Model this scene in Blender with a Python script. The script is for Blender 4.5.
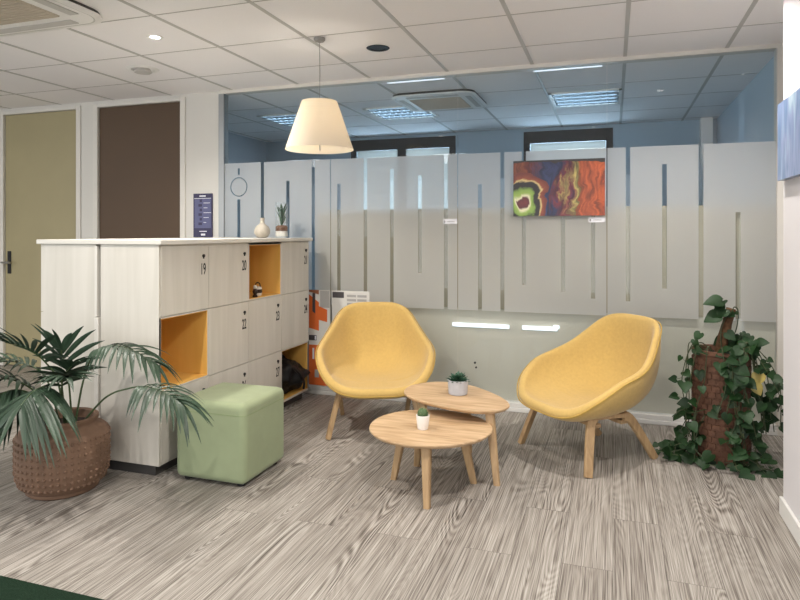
import bpy, bmesh, math, random
from mathutils import Vector, Matrix, noise
PI = math.pi
random.seed(7)
for o in list(bpy.data.objects):
    bpy.data.objects.remove(o, do_unlink=True)
SC = bpy.context.scene
COL = SC.collection

# ------------------------------------------------------------------ camera
cam_d = bpy.data.cameras.new('camera')
cam = bpy.data.objects.new('camera', cam_d)
COL.objects.link(cam)
cam.location = (0, 0, 1.24)
cam.rotation_euler = (PI/2, 0, math.radians(18.65))
cam_d.sensor_width = 36
cam_d.lens = 28.395
cam_d.shift_y = -0.0838
cam_d.clip_start = 0.05
SC.camera = cam

# ------------------------------------------------------------------ world, lights, exposure
w = bpy.data.worlds.new('world')
SC.world = w
w.use_nodes = True
w.node_tree.nodes['Background'].inputs[0].default_value = (0.70, 0.84, 1.0, 1)
w.node_tree.nodes['Background'].inputs[1].default_value = 1.5
SC.view_settings.view_transform = 'Standard'
SC.view_settings.look = 'None'
SC.view_settings.gamma = 1
SC.view_settings.use_curve_mapping = False
SC.view_settings.exposure = 0.26

def area(name, loc, rot, sx, sy, power, col):
    d = bpy.data.lights.new(name, 'AREA')
    d.shape = 'RECTANGLE'; d.size = sx; d.size_y = sy
    d.energy = power; d.color = col
    o = bpy.data.objects.new(name, d); COL.objects.link(o)
    o.location = loc; o.rotation_euler = rot
    return o
# unseen fill lights added out of view: at the side, rear and ceiling
area('side_fill_light', (-6.9, 0.3, 1.25), (PI/2, 0, -PI/2), 2.8, 2.2, 60, (0.95, 0.97, 1.0))
area('rear_fill_light', (-3.1, -3.85, 1.22), (PI/2, 0, 0), 7.6, 2.25, 125, (0.93, 0.96, 1.0))
for x in (-4.6, -2.3, -0.4):
    area('ceiling_fill_light', (x, -0.6, 2.38), (0, 0, 0), 0.6, 1.2, 20, (1.0, 0.96, 0.91))
area('ceiling_fill_light', (-5.2, 2.2, 2.38), (0, 0, 0), 0.6, 0.6, 12, (1.0, 0.93, 0.83))
# daylight through the two windows of the back office
for x, wd in ((-0.47, 0.95), (-2.37, 1.3)):
    area('daylight_back', (x, 7.75, 1.7), (-PI/2, 0, 0), wd, 1.5, 60, (0.50, 0.75, 1.0))
def spot(loc, power, ang=150, col=(1.0, 0.94, 0.87), rad=0.035, blend=0.6):
    d = bpy.data.lights.new('downlight_beam', 'SPOT')
    d.energy = power; d.color = col; d.spot_size = math.radians(ang); d.spot_blend = blend
    d.shadow_soft_size = rad
    o = bpy.data.objects.new('downlight_beam', d); COL.objects.link(o)
    o.location = loc
    return o
SPOT_W = 105

# ------------------------------------------------------------------ helpers
def srgb(r, g, b):
    f = lambda c: (c/12.92 if c <= 0.04045 else ((c+0.055)/1.055)**2.4)
    return (f(r/255), f(g/255), f(b/255), 1)

def new_mat(name):
    m = bpy.data.materials.new(name); m.use_nodes = True
    nt = m.node_tree; b = nt.nodes['Principled BSDF']
    return m, nt, b
def N(nt, t, **kw):
    n = nt.nodes.new(t)
    for k, v in kw.items(): setattr(n, k, v)
    return n
def mat(name, col, rough=0.6, metal=0.0, spec=0.4, emit=None, es=1.0, noise_amt=0.0, nscale=20, bump=0.0, bscale=200, sheen=0.0, stretch=(1,1,1)):
    m, nt, b = new_mat(name)
    b.inputs['Base Color'].default_value = col
    b.inputs['Roughness'].default_value = rough
    b.inputs['Metallic'].default_value = metal
    b.inputs['Specular IOR Level'].default_value = spec
    if sheen: b.inputs['Sheen Weight'].default_value = sheen
    if emit:
        b.inputs['Emission Color'].default_value = emit
        b.inputs['Emission Strength'].default_value = es
    tc = N(nt, 'ShaderNodeTexCoord')
    mp = N(nt, 'ShaderNodeMapping'); mp.inputs['Scale'].default_value = stretch
    nt.links.new(tc.outputs['Object'], mp.inputs['Vector'])
    if noise_amt:
        nz = N(nt, 'ShaderNodeTexNoise'); nz.inputs['Scale'].default_value = nscale; nz.inputs['Detail'].default_value = 6
        nt.links.new(mp.outputs[0], nz.inputs['Vector'])
        cr = N(nt, 'ShaderNodeValToRGB')
        cr.color_ramp.elements[0].position = 0.3; cr.color_ramp.elements[1].position = 0.7
        cr.color_ramp.elements[0].color = tuple(c*(1-noise_amt) for c in col[:3])+(1,)
        cr.color_ramp.elements[1].color = tuple(min(1, c*(1+noise_amt)) for c in col[:3])+(1,)
        nt.links.new(nz.outputs['Fac'], cr.inputs[0]); nt.links.new(cr.outputs[0], b.inputs['Base Color'])
    if bump:
        n2 = N(nt, 'ShaderNodeTexNoise'); n2.inputs['Scale'].default_value = bscale
        nt.links.new(mp.outputs[0], n2.inputs['Vector'])
        bp = N(nt, 'ShaderNodeBump'); bp.inputs['Strength'].default_value = bump; bp.inputs['Distance'].default_value = 0.01
        nt.links.new(n2.outputs['Fac'], bp.inputs['Height']); nt.links.new(bp.outputs[0], b.inputs['Normal'])
    return m

class MB:
    def __init__(self): self.bm = bmesh.new()
    def box(self, x0, x1, y0, y1, z0, z1, M=None):
        vs = [Vector((x, y, z)) for x in (x0, x1) for y in (y0, y1) for z in (z0, z1)]
        if M: vs = [M @ v for v in vs]
        v = [self.bm.verts.new(p) for p in vs]
        for f in ((0,1,3,2),(4,6,7,5),(0,4,5,1),(2,3,7,6),(0,2,6,4),(1,5,7,3)):
            self.bm.faces.new([v[i] for i in f])
        return self
    def quad(self, *pts):
        self.bm.faces.new([self.bm.verts.new(p) for p in pts]); return self
    def ring(self, a, b, close=True):
        n = len(a)
        for i in range(n if close else n-1):
            j = (i+1) % n
            self.bm.faces.new((a[i], a[j], b[j], b[i]))
    def loft(self, loops, cap0=True, cap1=True):
        L = [[self.bm.verts.new(p) for p in l] for l in loops]
        for a, b in zip(L, L[1:]): self.ring(a, b)
        if cap0: self.bm.faces.new(list(reversed(L[0])))
        if cap1: self.bm.faces.new(L[-1])
        return self
    def lathe(self, prof, n=32, c=(0,0,0), cap0=True, cap1=True):
        loops = [[(c[0]+r*math.cos(2*PI*i/n), c[1]+r*math.sin(2*PI*i/n), c[2]+z) for i in range(n)] for r, z in prof]
        return self.loft(loops, cap0, cap1)
    def tube(self, pts, r, n=8, r2=None):
        pts = [Vector(p) for p in pts]; loops = []
        ref = None
        for i, p in enumerate(pts):
            t = (pts[min(i+1, len(pts)-1)] - pts[max(i-1, 0)]).normalized()
            if ref is None:
                ref = Vector((0,0,1)) if abs(t.z) < 0.9 else Vector((1,0,0))
            u = (ref - t*ref.dot(t)).normalized(); ref = u
            v = t.cross(u)
            k = i/(len(pts)-1); rr = r if r2 is None else r+(r2-r)*k
            loops.append([p + u*rr*math.cos(2*PI*j/n) + v*rr*math.sin(2*PI*j/n) for j in range(n)])
        return self.loft(loops)
    def sphere(self, c, r, n=12, m=8, sc=(1,1,1)):
        loops = []
        for i in range(m+1):
            a = -PI/2 + PI*i/m
            rr = max(math.cos(a), 0.02)
            loops.append([(c[0]+r*sc[0]*rr*math.cos(2*PI*j/n), c[1]+r*sc[1]*rr*math.sin(2*PI*j/n), c[2]+r*sc[2]*math.sin(a)) for j in range(n)])
        return self.loft(loops)
    def prism(self, outline, z0, z1, cham=0.0):
        cx = sum(p[0] for p in outline)/len(outline); cy = sum(p[1] for p in outline)/len(outline)
        def ins(k):
            out = []
            for x, y in outline:
                d = math.hypot(x-cx, y-cy); s = (d-k)/d
                out.append((cx+(x-cx)*s, cy+(y-cy)*s))
            return out
        if cham:
            loops = [[(x, y, z0) for x, y in ins(cham*2)], [(x, y, z0+(z1-z0)*0.6) for x, y in outline],
                     [(x, y, z1-0.002) for x, y in outline], [(x, y, z1) for x, y in ins(0.002)]]
        else:
            loops = [[(x, y, z0) for x, y in outline], [(x, y, z1) for x, y in outline]]
        return self.loft(loops)
    def build(self, name, m, parent=None, smooth=False, bevel=0, seg=2, sub=0, loc=None, auto=40):
        bmesh.ops.recalc_face_normals(self.bm, faces=self.bm.faces)
        me = bpy.data.meshes.new(name); self.bm.to_mesh(me); self.bm.free()
        me.materials.append(m)
        if smooth:
            for p in me.polygons: p.use_smooth = True
            if auto: me.set_sharp_from_angle(angle=math.radians(auto))
        o = bpy.data.objects.new(name, me); COL.objects.link(o)
        if bevel:
            b = o.modifiers.new('bevel', 'BEVEL'); b.width = bevel; b.segments = seg; b.limit_method = 'ANGLE'
            b.harden_normals = False
            for p in me.polygons: p.use_smooth = True
            me.set_sharp_from_angle(angle=math.radians(60))
        if sub:
            s = o.modifiers.new('sub', 'SUBSURF'); s.levels = sub; s.render_levels = sub
        if parent: o.parent = parent
        if loc: o.location = loc
        return o
def box(name, m, x0, x1, y0, y1, z0, z1, parent=None, bevel=0):
    return MB().box(x0, x1, y0, y1, z0, z1).build(name, m, parent, bevel=bevel)
def tag(o, label, cat, group=None, kind=None):
    if label: o['label'] = label
    if cat: o['category'] = cat
    if group: o['group'] = group
    if kind: o['kind'] = kind
    return o
def thing(name, label, cat, loc=(0,0,0), rz=0, group=None):
    o = bpy.data.objects.new(name, None); COL.objects.link(o)
    o.empty_display_size = 0.1
    o.location = loc; o.rotation_euler = (0, 0, rz)
    return tag(o, label, cat, group)
def struct(o): o['kind'] = 'structure'; return o
def copy_thing(o, loc, rz, label):
    c = o.copy(); COL.objects.link(c); c.location = loc; c.rotation_euler = (0, 0, rz); c['label'] = label
    for ch in [x for x in bpy.data.objects if x.parent == o]:
        d = ch.copy(); COL.objects.link(d); d.parent = c
        for g in [x for x in bpy.data.objects if x.parent == ch]:
            e = g.copy(); COL.objects.link(e); e.parent = d
    return c
def catmull(P, n, closed=False):
    P = [Vector(p) for p in P]; out = []; m = len(P)
    segs = m if closed else m-1
    for i in range(segs):
        if closed: p0, p1, p2, p3 = P[(i-1) % m], P[i], P[(i+1) % m], P[(i+2) % m]
        else: p0, p1, p2, p3 = P[max(i-1,0)], P[i], P[i+1], P[min(i+2,m-1)]
        for k in range(n):
            t = k/n
            out.append(0.5*((2*p1)+(p2-p0)*t+(2*p0-5*p1+4*p2-p3)*t*t+(3*p1-p0-3*p2+p3)*t**3))
    if not closed: out.append(P[-1])
    return out
def text_mesh(s, size, sx, m, name, parent, M):
    cu = bpy.data.curves.new('txt', 'FONT'); cu.body = s; cu.size = size; cu.align_x = 'CENTER'; cu.extrude = 0.0006; cu.offset = 0.0010
    t = bpy.data.objects.new('txt', cu)
    me = bpy.data.meshes.new_from_object(t)
    bpy.data.objects.remove(t)
    me.transform(M @ Matrix.Diagonal((sx, 1, 1, 1)))
    me.materials.clear(); me.materials.append(m)
    o = bpy.data.objects.new(name, me); COL.objects.link(o); o.parent = parent
    return o

# ------------------------------------------------------------------ materials
M_wall = mat('white_paint', srgb(208, 205, 198), 0.75, bump=0.03, bscale=300)
M_wall2 = mat('white_paint_right', srgb(206, 203, 205), 0.75, bump=0.03, bscale=300)
M_trim = mat('cream_trim', srgb(212, 208, 200), 0.5)
M_skirt = mat('white_skirting', srgb(212, 211, 208), 0.4)
M_ceil = mat('ceiling_tile', srgb(242, 239, 238), 0.9, noise_amt=0.02, nscale=180, bump=0.08, bscale=500)
M_bar = mat('ceiling_bar', srgb(190, 187, 182), 0.55)
M_gap = mat('ceiling_gap', srgb(176, 172, 167), 0.8)
M_green_door = mat('khaki_laminate', srgb(158, 148, 114), 0.55, noise_amt=0.03, nscale=3)
M_brown_door = mat('brown_laminate', srgb(82, 63, 45), 0.6, noise_amt=0.03, nscale=3)
M_black = mat('black_plastic', srgb(22, 22, 24), 0.5)
M_steel = mat('brushed_steel', srgb(180, 180, 178), 0.32, metal=1.0)
M_alu = mat('aluminium', srgb(150, 152, 152), 0.4, metal=0.7)
M_dark = mat('dark_plinth', srgb(70, 68, 66), 0.55)
M_white = mat('white_plastic', srgb(232, 230, 226), 0.4)
M_offwall = mat('office_wall', srgb(180, 196, 208), 0.8)
M_offfloor = mat('office_floor', srgb(120, 122, 124), 0.8, noise_amt=0.1, nscale=30)
M_winframe = mat('dark_window_frame', srgb(58, 50, 46), 0.5)
def blind_mat():
    m = bpy.data.materials.new('blind_slat'); m.use_nodes = True; nt = m.node_tree; nt.nodes.clear()
    o = N(nt, 'ShaderNodeOutputMaterial')
    df = N(nt, 'ShaderNodeBsdfDiffuse'); df.inputs[0].default_value = (0.6, 0.64, 0.68, 1)
    tl = N(nt, 'ShaderNodeBsdfTranslucent'); tl.inputs[0].default_value = (0.66, 0.60, 0.52, 1)
    m1 = N(nt, 'ShaderNodeMixShader'); m1.inputs[0].default_value = 0.5
    nt.links.new(df.outputs[0], m1.inputs[1]); nt.links.new(tl.outputs[0], m1.inputs[2]); nt.links.new(m1.outputs[0], o.inputs[0])
    return m
M_blind = blind_mat()
M_board = mat('reflection_board', srgb(164, 154, 134), 0.6)
M_board2 = mat('reflection_board_pale', srgb(198, 191, 176), 0.5)

def mat_grain(name, c1, c2, scale, rough=0.5, bump=0.02, axis='z'):
    m, nt, b = new_mat(name)
    tc = N(nt, 'ShaderNodeTexCoord'); mp = N(nt, 'ShaderNodeMapping')
    mp.inputs['Scale'].default_value = scale
    nt.links.new(tc.outputs['Object'], mp.inputs['Vector'])
    nz = N(nt, 'ShaderNodeTexNoise'); nz.inputs['Scale'].default_value = 1; nz.inputs['Detail'].default_value = 7; nz.inputs['Distortion'].default_value = 0.6
    nt.links.new(mp.outputs[0], nz.inputs['Vector'])
    cr = N(nt, 'ShaderNodeValToRGB')
    cr.color_ramp.elements[0].position = 0.32; cr.color_ramp.elements[1].position = 0.68
    cr.color_ramp.elements[0].color = c1; cr.color_ramp.elements[1].color = c2
    nt.links.new(nz.outputs['Fac'], cr.inputs[0]); nt.links.new(cr.outputs[0], b.inputs['Base Color'])
    b.inputs['Roughness'].default_value = rough
    bp = N(nt, 'ShaderNodeBump'); bp.inputs['Strength'].default_value = bump; bp.inputs['Distance'].default_value = 0.01
    nt.links.new(nz.outputs['Fac'], bp.inputs['Height']); nt.links.new(bp.outputs[0], b.inputs['Normal'])
    return m
M_birch = mat_grain('white_birch', srgb(197, 192, 181), srgb(208, 203, 193), (16, 16, 1.2), 0.5)
M_top = mat('pale_laminate', srgb(212, 208, 199), 0.45)
M_birch_in = mat('white_edge', srgb(206, 202, 194), 0.5)
M_orange = mat_grain('orange_lining', srgb(218, 168, 82), srgb(230, 182, 98), (8, 8, 1.0), 0.5)
M_oak = mat_grain('oiled_oak', srgb(168, 137, 101), srgb(202, 173, 138), (5, 40, 40), 0.5)
M_oakleg = mat_grain('oiled_oak_leg', srgb(160, 130, 94), srgb(188, 158, 118), (40, 40, 4), 0.5)
M_yellow = mat('mustard_wool', srgb(194, 163, 98), 0.9, spec=0.15, noise_amt=0.05, nscale=60, bump=0.12, bscale=700, sheen=0.25)
M_piping = mat('mustard_piping', srgb(178, 148, 78), 0.9, spec=0.1)
M_sage = mat('sage_fabric', srgb(142, 152, 120), 0.9, spec=0.15, noise_amt=0.04, nscale=12, bump=0.05, bscale=500, sheen=0.15)
M_terra = mat('brown_terracotta', srgb(118, 92, 74), 0.75, noise_amt=0.12, nscale=14, bump=0.1, bscale=120)
M_soil = mat('soil', srgb(44, 32, 26), 0.95, noise_amt=0.4, nscale=60, bump=0.5, bscale=80)
M_brickpot = mat('rust_brown_clay', srgb(96, 66, 50), 0.8, noise_amt=0.25, nscale=18, bump=0.25, bscale=90)
M_palm = mat('palm_leaf', srgb(44, 64, 47), 0.45, noise_amt=0.22, nscale=5, spec=0.5)
M_stem = mat('palm_stem', srgb(66, 84, 52), 0.5)
M_ivy = mat('ivy_leaf', srgb(27, 52, 24), 0.5, noise_amt=0.45, nscale=9, spec=0.25)
M_ivy2 = mat('yellowing_leaf', srgb(150, 134, 72), 0.5, noise_amt=0.2, nscale=20)
M_vine = mat('vine', srgb(62, 70, 44), 0.6)
M_moss = mat('moss_pole', srgb(92, 66, 44), 0.95, noise_amt=0.4, nscale=40, bump=0.8, bscale=60)
M_carpet = mat('green_carpet', srgb(28, 46, 33), 0.95, spec=0.1, noise_amt=0.35, nscale=260, bump=0.6, bscale=400)

# floor: whitewashed grey oak planks running away from the camera
def floor_mat():
    m, nt, b = new_mat('grey_oak_planks'); L = nt.links.new
    tc = N(nt, 'ShaderNodeTexCoord')
    mp = N(nt, 'ShaderNodeMapping'); mp.inputs['Rotation'].default_value = (0, 0, PI/2)
    L(tc.outputs['Object'], mp.inputs['Vector'])
    br = N(nt, 'ShaderNodeTexBrick'); br.offset = 0.37; br.offset_frequency = 2
    br.inputs['Color1'].default_value = (0,0,0,1); br.inputs['Color2'].default_value = (1,1,1,1); br.inputs['Mortar'].default_value = (0.5,0.5,0.5,1)
    br.inputs['Scale'].default_value = 1; br.inputs['Mortar Size'].default_value = 0.0010; br.inputs['Bias'].default_value = 0
    br.inputs['Brick Width'].default_value = 1.22; br.inputs['Row Height'].default_value = 0.185
    L(mp.outputs[0], br.inputs['Vector'])
    # per-plank offset of the grain
    off = N(nt, 'ShaderNodeVectorMath', operation='MULTIPLY'); off.inputs[1].default_value = (37.0, 91.0, 13.0)
    L(br.outputs['Color'], off.inputs[0])
    add = N(nt, 'ShaderNodeVectorMath', operation='ADD'); L(tc.outputs['Object'], add.inputs[0]); L(off.outputs[0], add.inputs[1])
    def nz(scale, detail, dist, rough=0.6):
        mm = N(nt, 'ShaderNodeMapping'); mm.inputs['Scale'].default_value = scale
        L(add.outputs[0], mm.inputs['Vector'])
        n = N(nt, 'ShaderNodeTexNoise'); n.inputs['Scale'].default_value = 1; n.inputs['Detail'].default_value = detail
        n.inputs['Distortion'].default_value = dist; n.inputs['Roughness'].default_value = rough
        L(mm.outputs[0], n.inputs['Vector']); return n
    g1 = nz((240, 2.2, 1), 2.5, 0.2, 0.7)
    g2 = nz((26, 0.8, 1), 4, 0.3)
    # cathedral figure: rings of a slow noise
    g3 = nz((5.5, 0.75, 1), 1.5, 0.3, 0.4)
    mul = N(nt, 'ShaderNodeMath', operation='MULTIPLY'); mul.inputs[1].default_value = 230; L(g3.outputs['Fac'], mul.inputs[0])
    sn = N(nt, 'ShaderNodeMath', operation='SINE'); L(mul.outputs[0], sn.inputs[0])
    g4 = nz((6.0, 0.7, 1), 1, 0.0, 0.4)
    mk = N(nt, 'ShaderNodeMapRange'); mk.inputs[1].default_value = 0.55; mk.inputs[2].default_value = 0.68; mk.inputs[3].default_value = 0.02; mk.inputs[4].default_value = 0.12
    L(g4.outputs['Fac'], mk.inputs[0])
    sm = N(nt, 'ShaderNodeMath', operation='MULTIPLY'); L(sn.outputs[0], sm.inputs[0]); L(mk.outputs[0], sm.inputs[1])
    sc = N(nt, 'ShaderNodeMath', operation='MULTIPLY_ADD'); sc.inputs[1].default_value = 1.0; L(sm.outputs[0], sc.inputs[0]); L(g1.outputs['Fac'], sc.inputs[2])
    a2 = N(nt, 'ShaderNodeMath', operation='MULTIPLY_ADD'); a2.inputs[1].default_value = 0.20; L(g2.outputs['Fac'], a2.inputs[0]); L(sc.outputs[0], a2.inputs[2])
    pl = N(nt, 'ShaderNodeSeparateColor'); L(br.outputs['Color'], pl.inputs[0])
    a3 = N(nt, 'ShaderNodeMath', operation='MULTIPLY_ADD'); a3.inputs[1].default_value = 0.05; L(pl.outputs[0], a3.inputs[0]); L(a2.outputs[0], a3.inputs[2])
    cr = N(nt, 'ShaderNodeValToRGB'); e = cr.color_ramp.elements
    e[0].position = 0.42; e[0].color = srgb(76, 69, 63)
    e[1].position = 0.84; e[1].color = srgb(178, 173, 166)
    x = e.new(0.55); x.color = srgb(122, 115, 108)
    x = e.new(0.65); x.color = srgb(147, 141, 133)
    L(a3.outputs[0], cr.inputs[0])
    mx = N(nt, 'ShaderNodeMix', data_type='RGBA'); L(br.outputs['Fac'], mx.inputs[0]); L(cr.outputs[0], mx.inputs[6]); mx.inputs[7].default_value = srgb(88, 83, 78)
    L(mx.outputs[2], b.inputs['Base Color'])
    b.inputs['Roughness'].default_value = 0.5; b.inputs['Specular IOR Level'].default_value = 0.3
    bp = N(nt, 'ShaderNodeBump'); bp.inputs['Strength'].default_value = 0.08; bp.inputs['Distance'].default_value = 0.005
    L(a3.outputs[0], bp.inputs['Height']); L(bp.outputs[0], b.inputs['Normal'])
    return m
M_floor = floor_mat()

def glass_mat(name, tint, refl=1.0):
    m = bpy.data.materials.new(name); m.use_nodes = True; nt = m.node_tree; nt.nodes.clear()
    o = N(nt, 'ShaderNodeOutputMaterial'); tr = N(nt, 'ShaderNodeBsdfTransparent'); tr.inputs[0].default_value = tint
    gl = N(nt, 'ShaderNodeBsdfGlossy'); gl.inputs['Roughness'].default_value = 0.0; gl.inputs[0].default_value = (refl, refl, refl, 1)
    lw = N(nt, 'ShaderNodeLayerWeight'); lw.inputs[0].default_value = 0.5
    pw_ = N(nt, 'ShaderNodeMath', operation='POWER'); pw_.inputs[1].default_value = 5; nt.links.new(lw.outputs['Facing'], pw_.inputs[0])
    fr = N(nt, 'ShaderNodeMath', operation='MULTIPLY_ADD'); fr.inputs[1].default_value = 0.9; fr.inputs[2].default_value = 0.022; nt.links.new(pw_.outputs[0], fr.inputs[0])
    mx = N(nt, 'ShaderNodeMixShader'); nt.links.new(fr.outputs[0], mx.inputs[0])
    nt.links.new(tr.outputs[0], mx.inputs[1]); nt.links.new(gl.outputs[0], mx.inputs[2]); nt.links.new(mx.outputs[0], o.inputs[0])
    return m
M_glass = glass_mat('partition_glass', (0.950, 0.973, 0.982, 1))
M_clear = glass_mat('clear_glass', (0.97, 0.98, 0.98, 1))
def film_mat():
    m = bpy.data.materials.new('frosted_film'); m.use_nodes = True; nt = m.node_tree; nt.nodes.clear()
    o = N(nt, 'ShaderNodeOutputMaterial')
    df = N(nt, 'ShaderNodeBsdfDiffuse'); df.inputs[0].default_value = (0.74, 0.725, 0.685, 1)
    tl = N(nt, 'ShaderNodeBsdfTranslucent'); tl.inputs[0].default_value = (0.85, 0.88, 0.92, 1)
    tr = N(nt, 'ShaderNodeBsdfTransparent')
    m1 = N(nt, 'ShaderNodeMixShader'); m1.inputs[0].default_value = 0.58
    nt.links.new(df.outputs[0], m1.inputs[1]); nt.links.new(tl.outputs[0], m1.inputs[2])
    m2 = N(nt, 'ShaderNodeMixShader'); m2.inputs[0].default_value = 0.12
    nt.links.new(m1.outputs[0], m2.inputs[1]); nt.links.new(tr.outputs[0], m2.inputs[2])
    nt.links.new(m2.outputs[0], o.inputs[0])
    return m
M_film = film_mat()

# ------------------------------------------------------------------ setting
G = 4.42          # plane of the glass partition
XR = 0.96         # its right end
BK = 7.1          # rear wall of the office behind it
CZ = 2.40
struct(box('floor', M_floor, -7, 1.2, 1.70, BK, -0.06, 0))
struct(box('floor_carpet', M_carpet, -7, 1.2, -4, 1.694, -0.06, 0.006))
struct(box('ceiling', M_ceil, -7, 1.2, -4, BK, CZ, CZ+0.06))
# visible suspension bars of the tile ceiling
tb = MB(); x = 0.075
while x > -7:
    tb.box(x-0.0115, x+0.0115, -4, BK, CZ-0.0025, CZ+0.01); x -= 0.6
tb.box(0.675-0.0115, 0.675+0.0115, -4, BK, CZ-0.0025, CZ+0.01)
struct(tb.build('trim_1', M_bar))
tb = MB(); y = 2.765 - 0.6*11
while y < BK:
    if y > -4: tb.box(-7, 1.2, y-0.004, y+0.004, CZ-0.0015, CZ+0.01)
    y += 0.6
struct(tb.build('trim_2', M_gap))
struct(box('wall_left', M_wall, -7.1, -7, -4, BK, 0, CZ))
struct(box('wall_behind', M_wall, -7, 1.2, -4.1, -4, 0, CZ))
struct(box('wall_right', M_wall2, 0.71, 0.96, -4, 3.168, 0, CZ))
struct(box('wall_right_recess', M_wall2, 1.0, 1.2, 3.168, G+0.1, 0, CZ))
struct(box('baseboard_right', M_skirt, 0.696, 0.7105, -4, 3.18, 0, 0.078, bevel=0.003))
# rear wall with the two doors
wl = MB()
for a, b_ in ((-7, -5.46), (-4.49, -4.35), (-3.38, -3.045)):
    wl.box(a, b_, G, G+0.10, 0, CZ)
wl.box(-5.46, -4.49, G, G+0.1, 2.375, CZ); wl.box(-4.35, -3.38, G, G+0.1, 2.375, CZ)
struct(wl.build('wall_rear', M_wall))
for n, (a, b_) in enumerate(((-5.46, -4.49), (-4.35, -3.38))):
    fb = MB(); fb.box(a, a+0.05, G-0.012, G+0.10, 0, 2.375); fb.box(b_-0.05, b_, G-0.012, G+0.10, 0, 2.375); fb.box(a+0.05, b_-0.05, G-0.012, G+0.10, 2.345, 2.375)
    dm = (M_green_door, M_brown_door)[n]
    d = struct(box('door_%d' % (n+1), dm, a+0.053, b_-0.053, G+0.012, G+0.055, 0.008, 2.342))
    f = fb.build('door_frame', M_trim, d, bevel=0.003)
    if n == 0:
        hx = a+0.105
        h = MB(); h.box(hx-0.02, hx+0.02, G+0.004, G+0.014, 0.86, 1.07).build('handle_plate', M_black, d, bevel=0.003)
        h = MB(); h.tube([(hx, G+0.012, 0.965), (hx, G-0.045, 0.965)], 0.010); h.tube([(hx-0.035, G-0.045, 0.965), (hx+0.075, G-0.045, 0.965)], 0.010)
        h.build('door_handle', M_steel, d, smooth=True)
# glass partition: posts, rails, four panes with patterned film
struct(box('trim_3', M_trim, -3.045, XR+0.04, G-0.02, G+0.06, 2.374, CZ))          # head
struct(box('trim_4', M_alu, -3.05, -3.0, G-0.015, G+0.05, 0.0, 2.374))              # left post
struct(box('trim_5', M_trim, XR-0.008, XR+0.04, G-0.03, G+0.06, 0.0, 2.374))       # right post
sk = MB(); sk.box(-3.0, XR-0.008, G-0.03, G+0.05, 0, 0.03); sk.box(-3.0, XR-0.008, G-0.02, G+0.05, 0.03, 0.062)
struct(sk.build('baseboard_rear', M_skirt, bevel=0.004))
Z0, Z1 = 0.69, 1.805
GAPS = [  # x, bottom, top of the clear slits in the film
 (-2.65, 0.69, 9), (-2.422, 0.69, 1.65), (-2.2, 0.69, 9), (-1.984, 0.69, 1.615), (-1.766, 0.69, 9), (-1.555, 0.69, 1.715),
 (-1.338, 0.945, 1.66), (-1.142, 0.69, 9), (-0.893, 0.69, 1.585), (-0.734, 0.69, 9), (-0.585, 0.88, 9), (-0.322, 0.84, 1.60),
 (-0.127, 0.8, 1.60), (0.094, 0.79, 9), (0.316, 0.88, 1.685), (0.531, 0.69, 9), (0.742, 0.69, 1.37)]
GW = 0.014
panes = [(-3.0, -2.056), (-2.05, -1.058), (-1.052, -0.041), (-0.035, XR-0.008)]
FY = G - 0.0015
for n, (a, b_) in enumerate(panes):
    p = struct(box('window_%d' % (n+1), M_glass, a, b_, G, G+0.010, 0.05, 2.374))
    fm = MB()
    def q(x0, x1, z0, z1):
        if x1-x0 > 1e-4 and z1-z0 > 1e-4: fm.quad((x0, FY, z0), (x1, FY, z0), (x1, FY, z1), (x0, FY, z1))
    x = a
    if n == 0:
        cx, cz, hs = -2.867, 1.612, 0.10
        q(a, cx-hs, Z0, Z1)
        q(cx-hs, cx-GW, Z0, cz-hs); q(cx+GW, cx+hs, Z0, cz-hs); q(cx-GW, cx+GW, Z0, 1.2)
        q(cx-hs, cx-0.008, cz+hs, Z1); q(cx+0.008, cx+hs, cz+hs, Z1); q(cx-0.008, cx+0.008, cz+hs+0.05, Z1)
        K = 48
        for i in range(K):
            t0, t1 = 2*PI*i/K, 2*PI*(i+1)/K
            def sqp(t):
                k = hs/max(abs(math.cos(t)), abs(math.sin(t))); return (cx+k*math.cos(t), FY, cz+k*math.sin(t))
            def cp(t, r): return (cx+r*math.cos(t), FY, cz+r*math.sin(t))
            fm.quad(cp(t0, 0.079), cp(t1, 0.079), sqp(t1), sqp(t0))
            fm.bm.faces.new([fm.bm.verts.new(v) for v in ((cx, FY, cz), cp(t0, 0.071), cp(t1, 0.071))])
        x = cx+hs
    for gx, gb, gt in GAPS:
        if not (a < gx < b_): continue
        q(x, gx-GW, Z0, Z1); q(gx-GW, gx+GW, Z0, gb); q(gx-GW, gx+GW, min(gt, Z1), Z1); x = gx+GW
    q(x, b_, Z0, Z1)
    fm.build('film', M_film, p)['label'] = 'frosted film with narrow clear slits'
# fixing screws of the glass
sc = MB(); sc.tube([(-0.929, G-0.004, 0.318), (-0.929, G+0.002, 0.318)], 0.008, 10); sc.tube([(-0.921, G-0.004, 0.285), (-0.921, G+0.002, 0.285)], 0.007, 10)
tag(sc.build('glass_fixing', M_black), 'two small dark fixings low on the glass behind the tables', 'fixing')

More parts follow.
